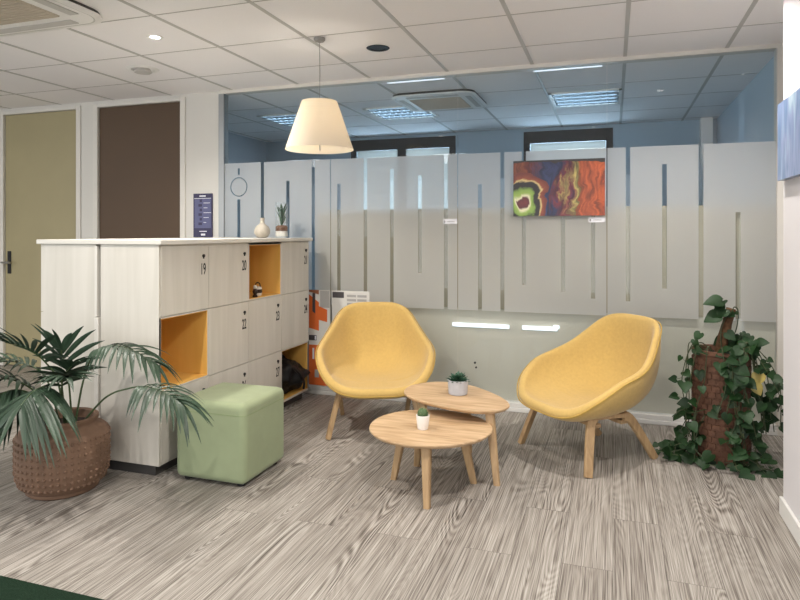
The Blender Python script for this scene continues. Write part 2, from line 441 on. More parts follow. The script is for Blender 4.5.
# office behind the glass
struct(box('wall_office_right', M_offwall, 1.0, 1.2, G+0.1, BK, 0, CZ))
struct(box('wall_office_left', M_offwall, -4.3, -4.2, G+0.1, BK, 0, CZ))
ow = MB(); zs = 0.9; zt = 2.36
for a, b_ in ((-7, -3.02), (-1.72, -0.94), (0.0, 1.2)): ow.box(a, b_, BK, BK+0.12, 0, CZ)
for a, b_ in ((-3.02, -1.72), (-0.94, 0.0)): ow.box(a, b_, BK, BK+0.12, 0, zs); ow.box(a, b_, BK, BK+0.12, zt, CZ)
struct(ow.build('wall_office_rear', M_offwall))
for n, (a, b_) in enumerate(((-3.02, -1.72), (-0.94, 0.0))):
    f = MB(); t = 0.07
    f.box(a, a+t, BK-0.02, BK+0.06, zs, zt); f.box(b_-t, b_, BK-0.02, BK+0.06, zs, zt)
    f.box(a+t, b_-t, BK-0.02, BK+0.06, zt-0.13, zt); f.box(a+t, b_-t, BK-0.02, BK+0.06, zs, zs+t)
    if n == 0: f.box(-2.42, -2.32, BK-0.02, BK+0.06, zs+t, zt-0.13)
    wo = struct(f.build('window_%d' % (5+n), M_winframe))
    box('pane', M_clear, a+t, b_-t, BK+0.03, BK+0.036, zs+t, zt-0.13, wo)
    bl = MB(); z = zs+t+0.02
    while z < zt-0.15:
        Mx = Matrix.Translation((0, BK+0.005, z)) @ Matrix.Rotation(math.radians(-62), 4, 'X')
        bl.box(a+t+0.005, b_-t-0.005, -0.024, 0.024, -0.0006, 0.0006, Mx); z += 0.045
    bl.build('blind', M_blind, wo)
struct(box('trim_6', M_white, 0.84, 0.95, BK-0.10, BK-0.002, 0, CZ))
# boards added behind the film, coloured for a reflection in the lower glass
struct(box('trim_7', M_board, -2.17, XR-0.006, G+0.045, G+0.075, 0.70, 1.418))
struct(box('trim_8', M_board2, -2.17, XR-0.006, G+0.040, G+0.075, 0.0, 0.697))

# ------------------------------------------------------------------ ceiling fittings
def downlight(x, y, label, lit=True, power=SPOT_W):
    t = thing('downlight', label, 'downlight', (x, y, CZ), 0, None)
    if not lit: t.scale = (1.5, 1.5, 1)
    MB().lathe([(0.030, -0.001), (0.033, -0.004), (0.046, -0.004), (0.049, -0.001)], 28, cap0=False, cap1=False).build('trim_ring', M_white if lit else M_black, t, smooth=True)
    if lit:
        MB().lathe([(0.031, -0.001), (0.001, -0.0015)], 24).build('lamp', M_lamp, t)
        spot((x, y, CZ-0.012), power)
    else:
        MB().lathe([(0.031, -0.0008), (0.022, -0.0012), (0.001, -0.0012)], 24).build('lamp', M_black, t)
    return t
M_lamp = mat('lit_lamp', (1, 1, 1, 1), 0.5, emit=(1.0, 0.95, 0.88, 1), es=10)
downlight(-2.568, 3.075, 'small lit recessed spotlight in the ceiling above the lockers', power=SPOT_W)
downlight(-1.396, 3.705, 'dark unlit recessed spotlight in the ceiling beside the pendant lamp', lit=False)
for x, y, pw_, l in ((0.37, 3.31, 0.85, 'lit recessed spotlight in the ceiling above the yellow chair on the right'),
                (-0.20, 1.63, 1.1, 'lit recessed spotlight in the ceiling in front of the low table'),
                (-1.95, 1.53, 1.0, 'lit recessed spotlight in the ceiling by the green carpet edge')):
    downlight(x, y, l, power=SPOT_W*pw_)
t = thing('ceiling_vent', 'round white air valve in the ceiling above the brown door', 'vent', (-3.15, 3.647, CZ))
MB().lathe([(0.070, -0.001), (0.080, -0.010), (0.104, -0.006), (0.110, -0.001)], 32, cap0=False, cap1=False).build('outer_ring', M_white, t, smooth=True)
MB().lathe([(0.001, -0.030), (0.056, -0.028), (0.062, -0.022), (0.050, -0.0005)], 32).build('valve_disc', M_bar, t, smooth=True)

# cassette air conditioner in the ceiling
def rrect(x0, x1, y0, y1, r, n=8):
    P = []
    for cx, cy, a0 in ((x1-r, y1-r, 0), (x0+r, y1-r, PI/2), (x0+r, y0+r, PI), (x1-r, y0+r, 1.5*PI)):
        for i in range(n+1): P.append((cx+r*math.cos(a0+PI/2*i/n), cy+r*math.sin(a0+PI/2*i/n)))
    return P
def cassette(loc, s, label):
    t = thing('air_conditioner', label, 'air conditioner', loc)
    o1, o2, o3 = rrect(-s, s, -s, s, 0.15*s/0.475), rrect(-s*0.93, s*0.93, -s*0.93, s*0.93, 0.12*s/0.475), rrect(-s*.62, s*.62, -s*.62, s*.62, 0.02)
    MB().loft([[(x*.98, y*.98, 0) for x, y in o1], [(x*.98, y*.98, -0.016) for x, y in o1]], True, False).build('side', M_shadow_backing, t, smooth=True)  # dark side colour imitates the shadow along the outer edge
    MB().loft([[(x*.98, y*.98, -0.016) for x, y in o1], [(x, y, -0.018) for x, y in o1], [(x, y, -0.026) for x, y in o1], [(x, y, -0.032) for x, y in o2]], False, False).build('panel', M_white, t, smooth=True)
    MB().loft([[(x, y, -0.032) for x, y in o2], [(x*.985, y*.985, -0.031) for x, y in o2]], False, False).build('edge_seal', M_bar, t)
    o2b = [(x*.985, y*.985) for x, y in o2]
    MB().loft([[(x, y, -0.031) for x, y in o2b], [(x, y, -0.034) for x, y in o3], ], False, False).build('face_plate', M_white, t)
    g = MB(); g.prism(o3, -0.036, -0.030)
    for i in range(22):
        yy = -s*.60 + i*s*1.2/21
        g.box(-s*.60, s*.60, yy-0.003, yy+0.003, -0.039, -0.036)
    g.build('grille', M_grille, t)
    for a in range(4):
        Mx = Matrix.Rotation(a*PI/2, 4, 'Z')
        MB().box(-s*.62, s*.62, s*.74, s*.86, -0.0365, -0.0325, Mx).build('air_outlet', M_bar, t, bevel=0.001)
    return t
M_grille = mat('beige_grille', srgb(186, 174, 156), 0.6)
M_shadow_backing = mat('shadow_edge_and_backing', srgb(60, 54, 48), 0.4)
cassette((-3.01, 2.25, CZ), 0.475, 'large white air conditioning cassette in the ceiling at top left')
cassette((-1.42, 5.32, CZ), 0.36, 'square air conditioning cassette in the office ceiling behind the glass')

# louvre lamps in the office ceiling
M_louv = mat('louvre_metal', srgb(96, 104, 110), 0.5, metal=0.6)
def louvre(x, y, label):
    t = thing('ceiling_light', label, 'ceiling light', (x, y, CZ), 0, 'louvred ceiling lights in the office')
    f = MB(); h = 0.29
    for a in range(4): f.box(-h, h, h-0.025, h, -0.012, 0, Matrix.Rotation(a*PI/2, 4, 'Z'))
    f.build('frame', M_white, t)
    MB().box(-h+.025, h-.025, -h+.025, h-.025, -0.003, -0.0005).build('backing', M_shadow_backing, t)
    l = MB()
    for i in range(4): yy = -0.2 + i*0.133; l.box(-h+.025, h-.025, yy-0.03, yy+0.03, -0.012, -0.004)
    for i in range(9): xx = -0.24 + i*0.06; l.box(xx-0.002, xx+0.002, -h+.025, h-.025, -0.014, -0.004)
    l.build('louvre', M_louv, t)
for x, y in ((-1.92, 5.75), (-0.22, 5.65), (-3.05, 5.75)):
    area('louvre_light', (x, y, CZ-0.0036), (0, 0, 0), 0.5, 0.5, 10, (0.58, 0.80, 1.0))
louvre(-1.92, 5.75, 'louvred square light in the office ceiling to the right of the pendant shade')
louvre(-0.22, 5.65, 'louvred square light in the office ceiling above the painting')
louvre(-3.05, 5.75, 'louvred square light in the office ceiling to the left of the pendant shade')
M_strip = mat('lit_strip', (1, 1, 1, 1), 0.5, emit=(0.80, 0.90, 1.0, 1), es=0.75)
for a, b_, l in ((-1.62, -1.18, 'thin bright strip light along the top of the glass left of centre'), (-0.53, -0.07, 'thin bright strip light along the top of the glass above the painting')):
    tag(box('strip_light', M_strip, a, b_, G+0.07, G+0.10, 2.375, 2.3985), l, 'strip light', 'strip lights behind the top of the glass')
for a, b_, hook, l in ((-1.10, -0.69, False, 'thin glowing white bar imitating a bright streak on the glass, straight, left of the pair'), (-0.60, -0.36, True, 'short glowing white bar imitating a bright streak on the glass with an upturned end')):  # emissive bars added to imitate bright streaks low on the glass
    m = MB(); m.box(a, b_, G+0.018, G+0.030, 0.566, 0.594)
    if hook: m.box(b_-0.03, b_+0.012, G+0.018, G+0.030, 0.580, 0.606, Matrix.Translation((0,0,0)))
    tag(m.build('streak_bar', M_strip, bevel=0.004), l, 'streak bar', 'streak bars behind the glass')

# ------------------------------------------------------------------ pendant lamp
def shade_mat():
    m = bpy.data.materials.new('lamp_shade'); m.use_nodes = True; nt = m.node_tree; nt.nodes.clear()
    o = N(nt, 'ShaderNodeOutputMaterial')
    df = N(nt, 'ShaderNodeBsdfDiffuse'); df.inputs[0].default_value = srgb(244, 236, 222)
    tl = N(nt, 'ShaderNodeBsdfTranslucent'); tl.inputs[0].default_value = srgb(250, 242, 228)
    m1 = N(nt, 'ShaderNodeMixShader'); m1.inputs[0].default_value = 0.5
    nt.links.new(df.outputs[0], m1.inputs[1]); nt.links.new(tl.outputs[0], m1.inputs[2]); nt.links.new(m1.outputs[0], o.inputs[0])
    return m
M_shade = shade_mat()
M_bulb = mat('lit_bulb', (1, 1, 1, 1), 0.5, emit=(1.0, 0.86, 0.66, 1), es=8)
M_rose = mat('grey_metal', srgb(150, 146, 140), 0.45)
PX, PY = -1.655, 3.405
t = thing('pendant_lamp', 'pendant lamp with a glowing cream cone shade hanging from the ceiling', 'pendant lamp', (PX, PY, CZ))
MB().lathe([(0.034, 0.0), (0.034, -0.012), (0.026, -0.022), (0.004, -0.026)], 24).build('ceiling_rose', M_rose, t, smooth=True)
MB().tube([(0, 0, -0.02), (0.003, 0, -0.2), (0, 0, -0.42)], 0.0022, 8).build('cord', M_rose, t, smooth=True)
zb, zt_ = 1.735 - CZ, 2.022 - CZ
MB().lathe([(0.203, zb), (0.105, zt_), (0.1035, zt_-0.001), (0.2015, zb)], 64, cap0=False, cap1=False).build('lamp_shade', M_shade, t, smooth=True)
r = MB()
for k in range(3):
    a = k*2*PI/3; r.tube([(0, 0, zt_-0.02), (0.104*math.cos(a), 0.104*math.sin(a), zt_-0.006)], 0.0018, 6)
r.tube([(0, 0, zt_-0.06), (0, 0, zt_-0.015)], 0.018, 12)
r.build('shade_holder', M_white, t, smooth=True)
MB().sphere((0, 0, zt_-0.125), 0.04, 16, 10, (1, 1, 1.3)).build('bulb', M_bulb, t, smooth=True)
MB().tube([(0.01, -0.02, zb+0.1), (0.012, -0.02, zb-0.008)], 0.0035, 6).build('pull_switch', M_steel, t)
pl = bpy.data.lights.new('pendant_glow', 'POINT'); pl.energy = 25; pl.color = (1.0, 0.92, 0.81); pl.shadow_soft_size = 0.04
po = bpy.data.objects.new('pendant_glow', pl); COL.objects.link(po); po.location = (PX, PY, 2.035-0.15)

# ------------------------------------------------------------------ lockers
LX0, LX1 = -2.54, -2.17
LY0, CW, ROWZ = 2.626, 0.4135, (0.06, 0.429, 0.812, 1.18)
M_num = mat('black_print', srgb(30, 30, 32), 0.6)
bank = thing('locker_cabinet', 'white wood locker bank with numbered doors and orange open compartments', 'locker', (LX1, LY0, 0))
def lx(x): return x - LX1
D = LX1 - LX0
LEN = 4*CW
TH = 0.016
c = MB()
c.box(-D, 0, 0, TH, 0.06, 1.18); c.box(-D, 0, LEN-TH, LEN, 0.06, 1.18)
c.box(-D, 0, TH, LEN-TH, 1.18-TH, 1.18); c.box(-D, -0.002, TH, LEN-TH, 0.06, 0.06+TH)
c.box(-D, -D+0.008, TH, LEN-TH, 0.06+TH, 1.18-TH)
for k in (1, 2, 3): c.box(-D+0.008, -0.019, k*CW-TH/2, k*CW+TH/2, 0.06+TH, 1.18-TH)
for z in ROWZ[1:3]: c.box(-D+0.008, -0.019, TH, LEN-TH, z-TH/2, z+TH/2)
c.build('carcass', M_birch, bank, bevel=0.0015)
MB().box(-D+0.02, -0.045, 0.03, LEN-0.02, 0, 0.06).build('plinth', M_dark, bank)
cells = {(0,2): '19', (1,2): '20', (3,2): '21', (1,1): '22', (2,1): '23', (3,1): '24', (0,0): '25', (1,0): '26', (2,0): '27'}
MT = Matrix(((0,0,1,0),(1,0,0,0),(0,1,0,0),(0,0,0,1)))   # text x->Y, y->Z, z->X
for col in range(4):
    for row in range(3):
        y0, y1, z0, z1 = col*CW, (col+1)*CW, ROWZ[row], ROWZ[row+1]
        if (col, row) in cells:
            yy0 = y0 + (TH+0.001 if col == 0 else 0.0015); yy1 = y1 - (TH+0.001 if col == 3 else 0.0015)
            zz0 = z0 + (0.001 if row == 0 else 0.0015); zz1 = z1 - (0.004 if row == 2 else 0.0015)
            if row == 0: zz0 = z0+TH+0.001
            if row == 2: zz1 = z1-0.005
            d = MB().box(-0.018, 0.0015, yy0, yy1, zz0, zz1).build('door', M_birch, bank, bevel=0.001)
            ly = y1-0.052
            lk = MB(); lk.tube([(0.0015, ly, zz1-0.062), (0.010, ly, zz1-0.062)], 0.0085, 14)
            lk.box(0.002, 0.008, ly-0.003, ly+0.003, zz1-0.078, zz1-0.060)
            lk.build('lock', M_black, d, smooth=True)
            d['label'] = 'pale locker door numbered ' + cells[(col, row)]
            text_mesh(cells[(col, row)], 0.088, 0.56, M_num, 'number', d, Matrix.Translation((0.002, ly, zz1-0.165)) @ MT)
        else:
            e = TH/2 if True else 0
            a0 = y0 + (TH if col == 0 else e); a1 = y1 - (TH if col == 3 else e)
            b0 = z0 + (TH if row == 0 else e); b1 = z1 - (TH if row == 2 else e)
            t2 = 0.004; li = MB()
            li.box(-D+0.009, -D+0.013, a0, a1, b0, b1)
            li.box(-D+0.013, -0.003, a0, a0+t2, b0, b1); li.box(-D+0.013, -0.003, a1-t2, a1, b0, b1)
            li.box(-D+0.013, -0.003, a0+t2, a1-t2, b0, b0+t2); li.box(-D+0.013, -0.003, a0+t2, a1-t2, b1-t2, b1)
            q_ = li.build('compartment_lining', M_orange, bank)
            q_['label'] = 'orange lining of an open compartment'
            ed = MB()
            for ya, yb in ((y0+0.002, a0), (a1, y1-0.002)):
                if yb-ya > 0.001 : ed.box(-0.019, 0.0, ya, yb, z0+0.002, z1-0.002)
            for za, zb_ in ((z0+0.002, b0), (b1, z1-0.002)):
                if zb_-za > 0.001: ed.box(-0.019, 0.0, a0, a1, za, zb_)
            ed.build('compartment_edge', M_birch_in, bank)
# second bank standing back to back with it
bank2 = thing('locker_cabinet', 'plain white wood cabinet end standing back to back with the numbered lockers', 'locker', (-2.93, LY0, 0))
W2 = 0.36
MB().box(0, W2, 0, LEN, 0.06, 1.18).build('carcass', M_birch, bank2, bevel=0.0015)
MB().box(0.045, W2-0.01, 0.03, LEN-0.02, 0, 0.06).build('plinth', M_dark, bank2)
for k in range(4):
    for r_ in range(3):
        MB().box(-0.018, -0.0005, k*CW+0.002, (k+1)*CW-0.002, ROWZ[r_]+0.002, ROWZ[r_+1]-0.002).build('door', M_birch, bank2)
fs = MB(); fs.box(W2-0.004, W2+0.012, -0.006, 0.02, 0.80, 1.172); fs.build('filler_strip', M_trim, bank2, bevel=0.002)['label'] = 'narrow upper cover strip'
fs = MB(); fs.box(W2-0.004, W2+0.022, -0.008, 0.02, 0.02, 0.798); fs.build('filler_strip', M_trim, bank2, bevel=0.002)['label'] = 'wider lower cover strip'
tag(box('worktop', M_top, -2.965, -2.145, 2.612, 4.30, 1.1805, 1.2045, bevel=0.003), 'pale wooden worktop lying over both locker banks', 'worktop')

# black bag in the low open compartment
def blob(c_, r, sc, amp, fr, seed, sub=3):
    bm = bmesh.new(); bmesh.ops.create_icosphere(bm, subdivisions=sub+1, radius=1)
    for v in bm.verts:
        d = 1 + amp*noise.noise(v.co*fr + Vector((seed, seed*2, 0)))
        v.co = Vector((v.co.x*sc[0]*d, v.co.y*sc[1]*d, v.co.z*sc[2]*d))*r + Vector(c_)
    return bm
M_bag = mat('black_nylon', srgb(20, 20, 22), 0.55, bump=0.2, bscale=300)
bag = thing('bag', 'black soft bag stuffed into the lowest open locker compartment', 'bag', (-2.285, 4.07, 0.082))
mb = MB(); mb.bm = blob((0, 0, 0.125), 1, (0.135, 0.165, 0.125), 0.35, 2.2, 3)
for v in mb.bm.verts:
    v.co.z = max(v.co.z, 0.001); v.co.x += 0.06*max(0, 1-abs(v.co.z-0.13)/0.1)*max(0, v.co.y/0.165)
mb.build('body', M_bag, bag, smooth=True, auto=0)
MB().tube(catmull([(0.06, -0.08, 0.20), (0.13, -0.05, 0.19), (0.17, 0.02, 0.10), (0.16, 0.04, 0.03)], 6), 0.009, 6).build('strap', M_bag, bag, smooth=True)

# ornaments in the upper open compartment (floor of the compartment at row 3, column 3)
oz = ROWZ[2] + TH/2 + 0.0045
M_orn = mat('dark_bronze', srgb(58, 44, 36), 0.35, metal=0.4)
M_orn2 = mat('pale_ceramic', srgb(214, 208, 198), 0.4)
t = thing('ornament', 'small dark and white figurine at the front left of the upper orange compartment', 'ornament', (-2.195, 3.57, oz))
MB().lathe([(0.016, 0), (0.018, 0.006), (0.010, 0.018), (0.017, 0.034), (0.012, 0.05), (0.004, 0.055)], 16).build('body', M_orn, t, smooth=True)
MB().sphere((0, 0, 0.066), 0.013, 12, 8).build('head', M_orn2, t, smooth=True)
t = thing('ornament', 'small round metal and white trinket further back in the upper orange compartment', 'ornament', (-2.24, 3.675, oz))
MB().lathe([(0.024, 0), (0.028, 0.012), (0.028, 0.05), (0.024, 0.058), (0.002, 0.060)], 18).build('body', M_orn2, t, smooth=True)
MB().lathe([(0.030, 0.018), (0.031, 0.03), (0.030, 0.042)], 18, cap0=False, cap1=False).build('band', M_orn, t, smooth=True)
MB().tube(catmull([(-0.022, 0, 0.055), (-0.01, 0, 0.082), (0.012, 0, 0.082), (0.022, 0, 0.055)], 5), 0.004, 6).build('handle', M_orn, t, smooth=True)

# on the worktop
TZ = 1.2047
M_vase = mat('speckled_ceramic', srgb(182, 174, 160), 0.6, noise_amt=0.10, nscale=40)
t = thing('vase', 'small cream bottle vase with a round belly on the worktop', 'vase', (-2.43, 4.05, TZ))
MB().lathe([(0.030, 0), (0.040, 0.006), (0.057, 0.035), (0.058, 0.055), (0.046, 0.082), (0.022, 0.100), (0.015, 0.112), (0.0155, 0.135), (0.019, 0.146), (0.016, 0.146), (0.011, 0.130), (0.011, 0.112)], 32).build('body', M_vase, t, smooth=True)
t = thing('terrarium', 'clear glass cylinder holding a green succulent over white sand on the worktop', 'terrarium', (-2.36, 4.21, TZ))
MB().lathe([(0.046, 0), (0.048, 0.004), (0.048, 0.265), (0.046, 0.265), (0.046, 0.008)], 32, cap1=False).build('glass_cylinder', M_clear, t, smooth=True)
MB().lathe([(0.0455, 0.009), (0.0455, 0.048), (0.002, 0.050)], 28).build('sand', mat('white_sand', srgb(226, 222, 214), 0.9, noise_amt=0.1, nscale=200), t)
MB().lathe([(0.0455, 0.0505), (0.0455, 0.082), (0.03, 0.092), (0.002, 0.095)], 28).build('soil', mat('brown_gravel', srgb(116, 84, 66), 0.9, noise_amt=0.5, nscale=120), t)
M_succ = mat('succulent_leaf', srgb(70, 104, 74), 0.45, noise_amt=0.25, nscale=30)
M_succ2 = mat('cactus_leaf', srgb(56, 84, 60), 0.45, noise_amt=0.3, nscale=40)
lf = MB()
def spike(mb, base, d, L, wd, n=5, flat=0.35, droop=0.0):
    d = Vector(d).normalized(); s = d.cross(Vector((0, 0, 1)))
    s = s.normalized() if s.length > 0.05 else Vector((1, 0, 0)); u = s.cross(d)
    loops = []
    for i in range(n+1):
        k = i/n; p = Vector(base) + d*L*k - Vector((0, 0, droop*k*k))
        ww = wd*(0.55+0.9*k)*(1-k**2.6) + 0.0006
        loops.append([p + s*ww, p + u*ww*flat, p - s*ww, p - u*ww*flat])
    mb.loft(loops)
for i in range(15):
    a = i*2.4; tl = 0.10 + 0.02*(i % 4)
    hgt = 0.095 + 0.008*i
    spike(lf, (0.004*math.cos(a), 0.004*math.sin(a), min(hgt, 0.175)), (.30*math.cos(a), .30*math.sin(a), 0.62), 0.075+0.02*(i % 3)/2, 0.012)
lf.tube([(0, 0, 0.09), (0, 0, 0.19)], 0.008, 8)
lf.build('succulent', M_succ2, t, smooth=True)

# ------------------------------------------------------------------ sign on the wall, posters, pictures
M_navy = mat('navy_print', srgb(38, 32, 70), 0.4)
M_navy2 = mat('blue_grey_print', srgb(80, 82, 120), 0.4)
M_ink = mat('white_print', srgb(225, 225, 230), 0.5)
sx0, sx1, sz0, sz1 = -3.295, -3.113, 1.2047, 1.565
t = thing('sign', 'narrow dark purple notice board on the white wall behind the worktop', 'sign', (sx0, G-0.012, sz0))
sw, sh = sx1-sx0, sz1-sz0
MB().box(0, sw, 0, 0.010, 0, sh).build('board', M_navy, t)
def ybox(x0, x1, z0, z1, name, m, par, y=-0.0008): return MB().box(x0, x1, y, 0.0, z0, z1).build(name, m, par)
ybox(0.012, sw-0.012, 0.075, sh-0.045, 'panel', M_navy2, t)
pm = MB()
for i in range(6): pm.box(0.05+0.012*(i % 2), 0.085, -0.0016, -0.0008, 0.10+i*0.038, 0.122+i*0.038)
pm.build('dark_print', M_navy, t)
for q_ in ((0.06, 0.12, sh-0.026, sh-0.016), (0.06, 0.13, 0.045, 0.052), (0.075, 0.115, 0.014, 0.03), (0.01, sw-0.01, sh-0.042, sh-0.038)):
    ybox(*q_, 'pale_print', M_ink, t, -0.0016)
pm = MB()
for i in range(5): ybox(0.10, 0.105+0.06*((i*7) % 5)/5+0.02, 0.12+i*0.04, 0.124+i*0.04, 'text_line', M_ink, t, -0.0016)

M_po = mat('orange_print', srgb(214, 104, 46), 0.5)
M_pw = mat('pale_paper', srgb(214, 212, 206), 0.55)
M_pd = mat('dark_print', srgb(74, 70, 72), 0.5)
M_pg = mat('grey_print', srgb(168, 166, 162), 0.5)
M_pb = mat('brown_print', srgb(150, 92, 62), 0.5)
t = thing('poster', 'orange and white poster on the glass beside the lockers', 'poster', (-2.235, G-0.006, 0.065))
MB().box(0, 0.18, 0.0, 0.0025, 0, 0.735).build('sheet', M_pw, t)
ybox(0.0, 0.18, 0.0, 0.31, 'orange_block', M_po, t)
def poly(pts, name, m, par, y=-0.001):
    MB().quad(*[(x, y, z) for x, z in pts]).build(name, m, par)
poly([(0.0, .44), (0.085, .42), (0.085, .64), (0.0, .70)], 'orange_figure', M_po, t)
poly([(0.06, .51), (0.155, .49), (0.155, .585), (0.06, .62)], 'orange_label', M_po, t, -0.0016)
poly([(0.03, .57), (0.055, .55), (0.055, .71), (0.03, .71)], 'dark_figure', M_pd, t, -0.0020)
poly([(0.0, .72), (0.085, .70), (0.085, .735), (0.0, .735)], 'brown_band', M_pb, t, -0.0012)
poly([(0.095, .60), (0.175, .60), (0.175, .73), (0.095, .73)], 'grey_photo', M_pg, t)
pm = MB(); pm.box(0.0, 0.065, -0.0015, 0, 0.345, 0.385); pm.build('dark_label', M_pd, t)
ybox(0.05, 0.062, 0.35, 0.38, 'white_mark', M_ink, t, -0.0022); ybox(0.03, 0.045, 0.20, 0.285, 'white_print', M_ink, t, -0.002)
pm = MB(); pm.box(0.05, 0.085, -0.002, 0, 0.06, 0.12); pm.build('grey_label', M_pg, t)
t = thing('poster', 'white text poster with a small dark picture on the glass behind the left yellow chair', 'poster', (-2.04, G-0.006, 0.065))
MB().box(0, 0.31, 0.0, 0.0025, 0, 0.735).build('sheet', M_pw, t)
ybox(0.005, 0.10, 0.68, 0.725, 'dark_picture', M_pd, t)
pm = MB()
for c_ in range(2):
    for i in range(9):
        pm.box(0.125+c_*0.085, 0.20+c_*0.085, -0.001, 0, 0.44+i*0.031, 0.458+i*0.031)
pm.build('grey_print', M_pg, t)
ybox(0.01, 0.30, 0.02, 0.30, 'orange_block', M_po, t)

# painting on the glass
def paint_mat():
    m, nt, b = new_mat('abstract_paint'); L = nt.links.new
    tc = N(nt, 'ShaderNodeTexCoord')
    nzw = N(nt, 'ShaderNodeTexNoise'); nzw.inputs['Scale'].default_value = 6; nzw.inputs['Detail'].default_value = 8; nzw.inputs['Distortion'].default_value = 1.0
    L(tc.outputs['Object'], nzw.inputs['Vector'])
    wa = N(nt, 'ShaderNodeVectorMath', operation='MULTIPLY_ADD'); wa.inputs[1].default_value = (0.20, 0, 0.10)
    L(nzw.outputs['Color'], wa.inputs[0]); L(tc.outputs['Object'], wa.inputs[2])
    mp = N(nt, 'ShaderNodeMapping'); mp.inputs['Scale'].default_value = (11, 1, 2.2); mp.inputs['Location'].default_value = (2.3, 0, 0.7)
    L(wa.outputs[0], mp.inputs['Vector'])
    nz = N(nt, 'ShaderNodeTexNoise'); nz.inputs['Scale'].default_value = 1; nz.inputs['Detail'].default_value = 5; nz.inputs['Roughness'].default_value = 0.62
    L(mp.outputs[0], nz.inputs['Vector'])
    sp = N(nt, 'ShaderNodeSeparateXYZ'); L(wa.outputs[0], sp.inputs[0])
    # vertical bands of colour across the canvas (x from 0 to .604)
    band = N(nt, 'ShaderNodeMath', operation='MULTIPLY'); band.inputs[1].default_value = 1.38; L(sp.outputs[0], band.inputs[0])
    jit = N(nt, 'ShaderNodeMath', operation='MULTIPLY_ADD'); jit.inputs[1].default_value = 0.55; L(nz.outputs['Fac'], jit.inputs[0]); L(band.outputs[0], jit.inputs[2])
    cr = N(nt, 'ShaderNodeValToRGB'); e = cr.color_ramp.elements
    cols = [(0.20, (92, 44, 36)), (0.30, (150, 78, 48)), (0.36, (120, 50, 40)), (0.44, (52, 62, 104)), (0.56, (44, 48, 88)), (0.61, (120, 44, 56)), (0.66, (196, 176, 104)),
            (0.70, (112, 108, 60)), (0.75, (176, 84, 44)), (0.84, (192, 92, 52)), (0.90, (196, 92, 44)), (0.98, (180, 74, 40)), (1.0, (40, 44, 66))]
    e[0].position, e[0].color = cols[0][0], srgb(*cols[0][1]); e[1].position, e[1].color = cols[-1][0], srgb(*cols[-1][1])
    for p, c_ in cols[1:-1]: x = e.new(p); x.color = srgb(*c_)
    jit2 = N(nt, 'ShaderNodeMath', operation='SUBTRACT'); jit2.inputs[1].default_value = 0.13; L(jit.outputs[0], jit2.inputs[0])
    sca = N(nt, 'ShaderNodeMath', operation='MULTIPLY'); sca.inputs[1].default_value = 0.82; L(jit2.outputs[0], sca.inputs[0])
    L(sca.outputs[0], cr.inputs[0])
    # fine streaks
    mp2 = N(nt, 'ShaderNodeMapping'); mp2.inputs['Scale'].default_value = (40, 1, 7); L(wa.outputs[0], mp2.inputs['Vector'])
    n3 = N(nt, 'ShaderNodeTexNoise'); n3.inputs['Scale'].default_value = 1; n3.inputs['Detail'].default_value = 4; L(mp2.outputs[0], n3.inputs['Vector'])
    r3 = N(nt, 'ShaderNodeValToRGB'); r3.color_ramp.elements[0].position = 0.35; r3.color_ramp.elements[1].position = 0.65
    r3.color_ramp.elements[0].color = (0.16, 0.16, 0.2, 1); r3.color_ramp.elements[1].color = (1.0, 1.0, 0.95, 1)
    L(n3.outputs['Fac'], r3.inputs[0])
    mm = N(nt, 'ShaderNodeMix', data_type='RGBA', blend_type='MULTIPLY'); mm.inputs[0].default_value = 0.8; L(cr.outputs[0], mm.inputs[6]); L(r3.outputs[0], mm.inputs[7])
    # swirl lower left
    sub = N(nt, 'ShaderNodeVectorMath', operation='SUBTRACT'); sub.inputs[1].default_value = (0.165, 0.0, 0.145); L(wa.outputs[0], sub.inputs[0])
    sxz = N(nt, 'ShaderNodeVectorMath', operation='MULTIPLY'); sxz.inputs[1].default_value = (1.1, 0, 0.9); L(sub.outputs[0], sxz.inputs[0])
    ln = N(nt, 'ShaderNodeVectorMath', operation='LENGTH'); L(sxz.outputs[0], ln.inputs[0])
    rr = N(nt, 'ShaderNodeValToRGB'); e = rr.color_ramp.elements
    rc = [(0.0, (120, 44, 44)), (0.10, (90, 36, 40)), (0.13, (232, 226, 190)), (0.18, (150, 176, 84)), (0.24, (128, 160, 70)), (0.28, (36, 30, 30)), (0.37, (40, 34, 34)), (0.40, (214, 190, 130)), (0.43, (140, 72, 46)), (0.52, (110, 50, 42)), (0.6, (160, 80, 50))]
    e[0].position, e[0].color = rc[0][0], srgb(*rc[0][1]); e[1].position, e[1].color = rc[-1][0], srgb(*rc[-1][1])
    for p, c_ in rc[1:-1]: x = e.new(p); x.color = srgb(*c_)
    k = N(nt, 'ShaderNodeMath', operation='MULTIPLY'); k.inputs[1].default_value = 2.9; L(ln.outputs['Value'], k.inputs[0]); L(k.outputs[0], rr.inputs[0])
    lt = N(nt, 'ShaderNodeMath', operation='LESS_THAN'); lt.inputs[1].default_value = 0.185; L(ln.outputs['Value'], lt.inputs[0])
    m2 = N(nt, 'ShaderNodeMix', data_type='RGBA'); L(lt.outputs[0], m2.inputs[0]); L(mm.outputs[2], m2.inputs[6]); L(rr.outputs[0], m2.inputs[7])
    # dark upper edge
    gt = N(nt, 'ShaderNodeMath', operation='GREATER_THAN'); gt.inputs[1].default_value = 0.415; L(sp.outputs[2], gt.inputs[0])
    m3 = N(nt, 'ShaderNodeMix', data_type='RGBA'); L(gt.outputs[0], m3.inputs[0]); L(m2.outputs[2], m3.inputs[6]); m3.inputs[7].default_value = srgb(52, 46, 44)
    L(m3.outputs[2], b.inputs['Base Color']); b.inputs['Roughness'].default_value = 0.35
    return m
pt = MB().box(0, 0.604, 0, 0.022, 0, 0.381).build('painting', paint_mat(), loc=(-0.654, G-0.028, 1.356))
tag(pt, 'unframed abstract canvas in red, orange, navy and green hanging on the glass', 'painting')
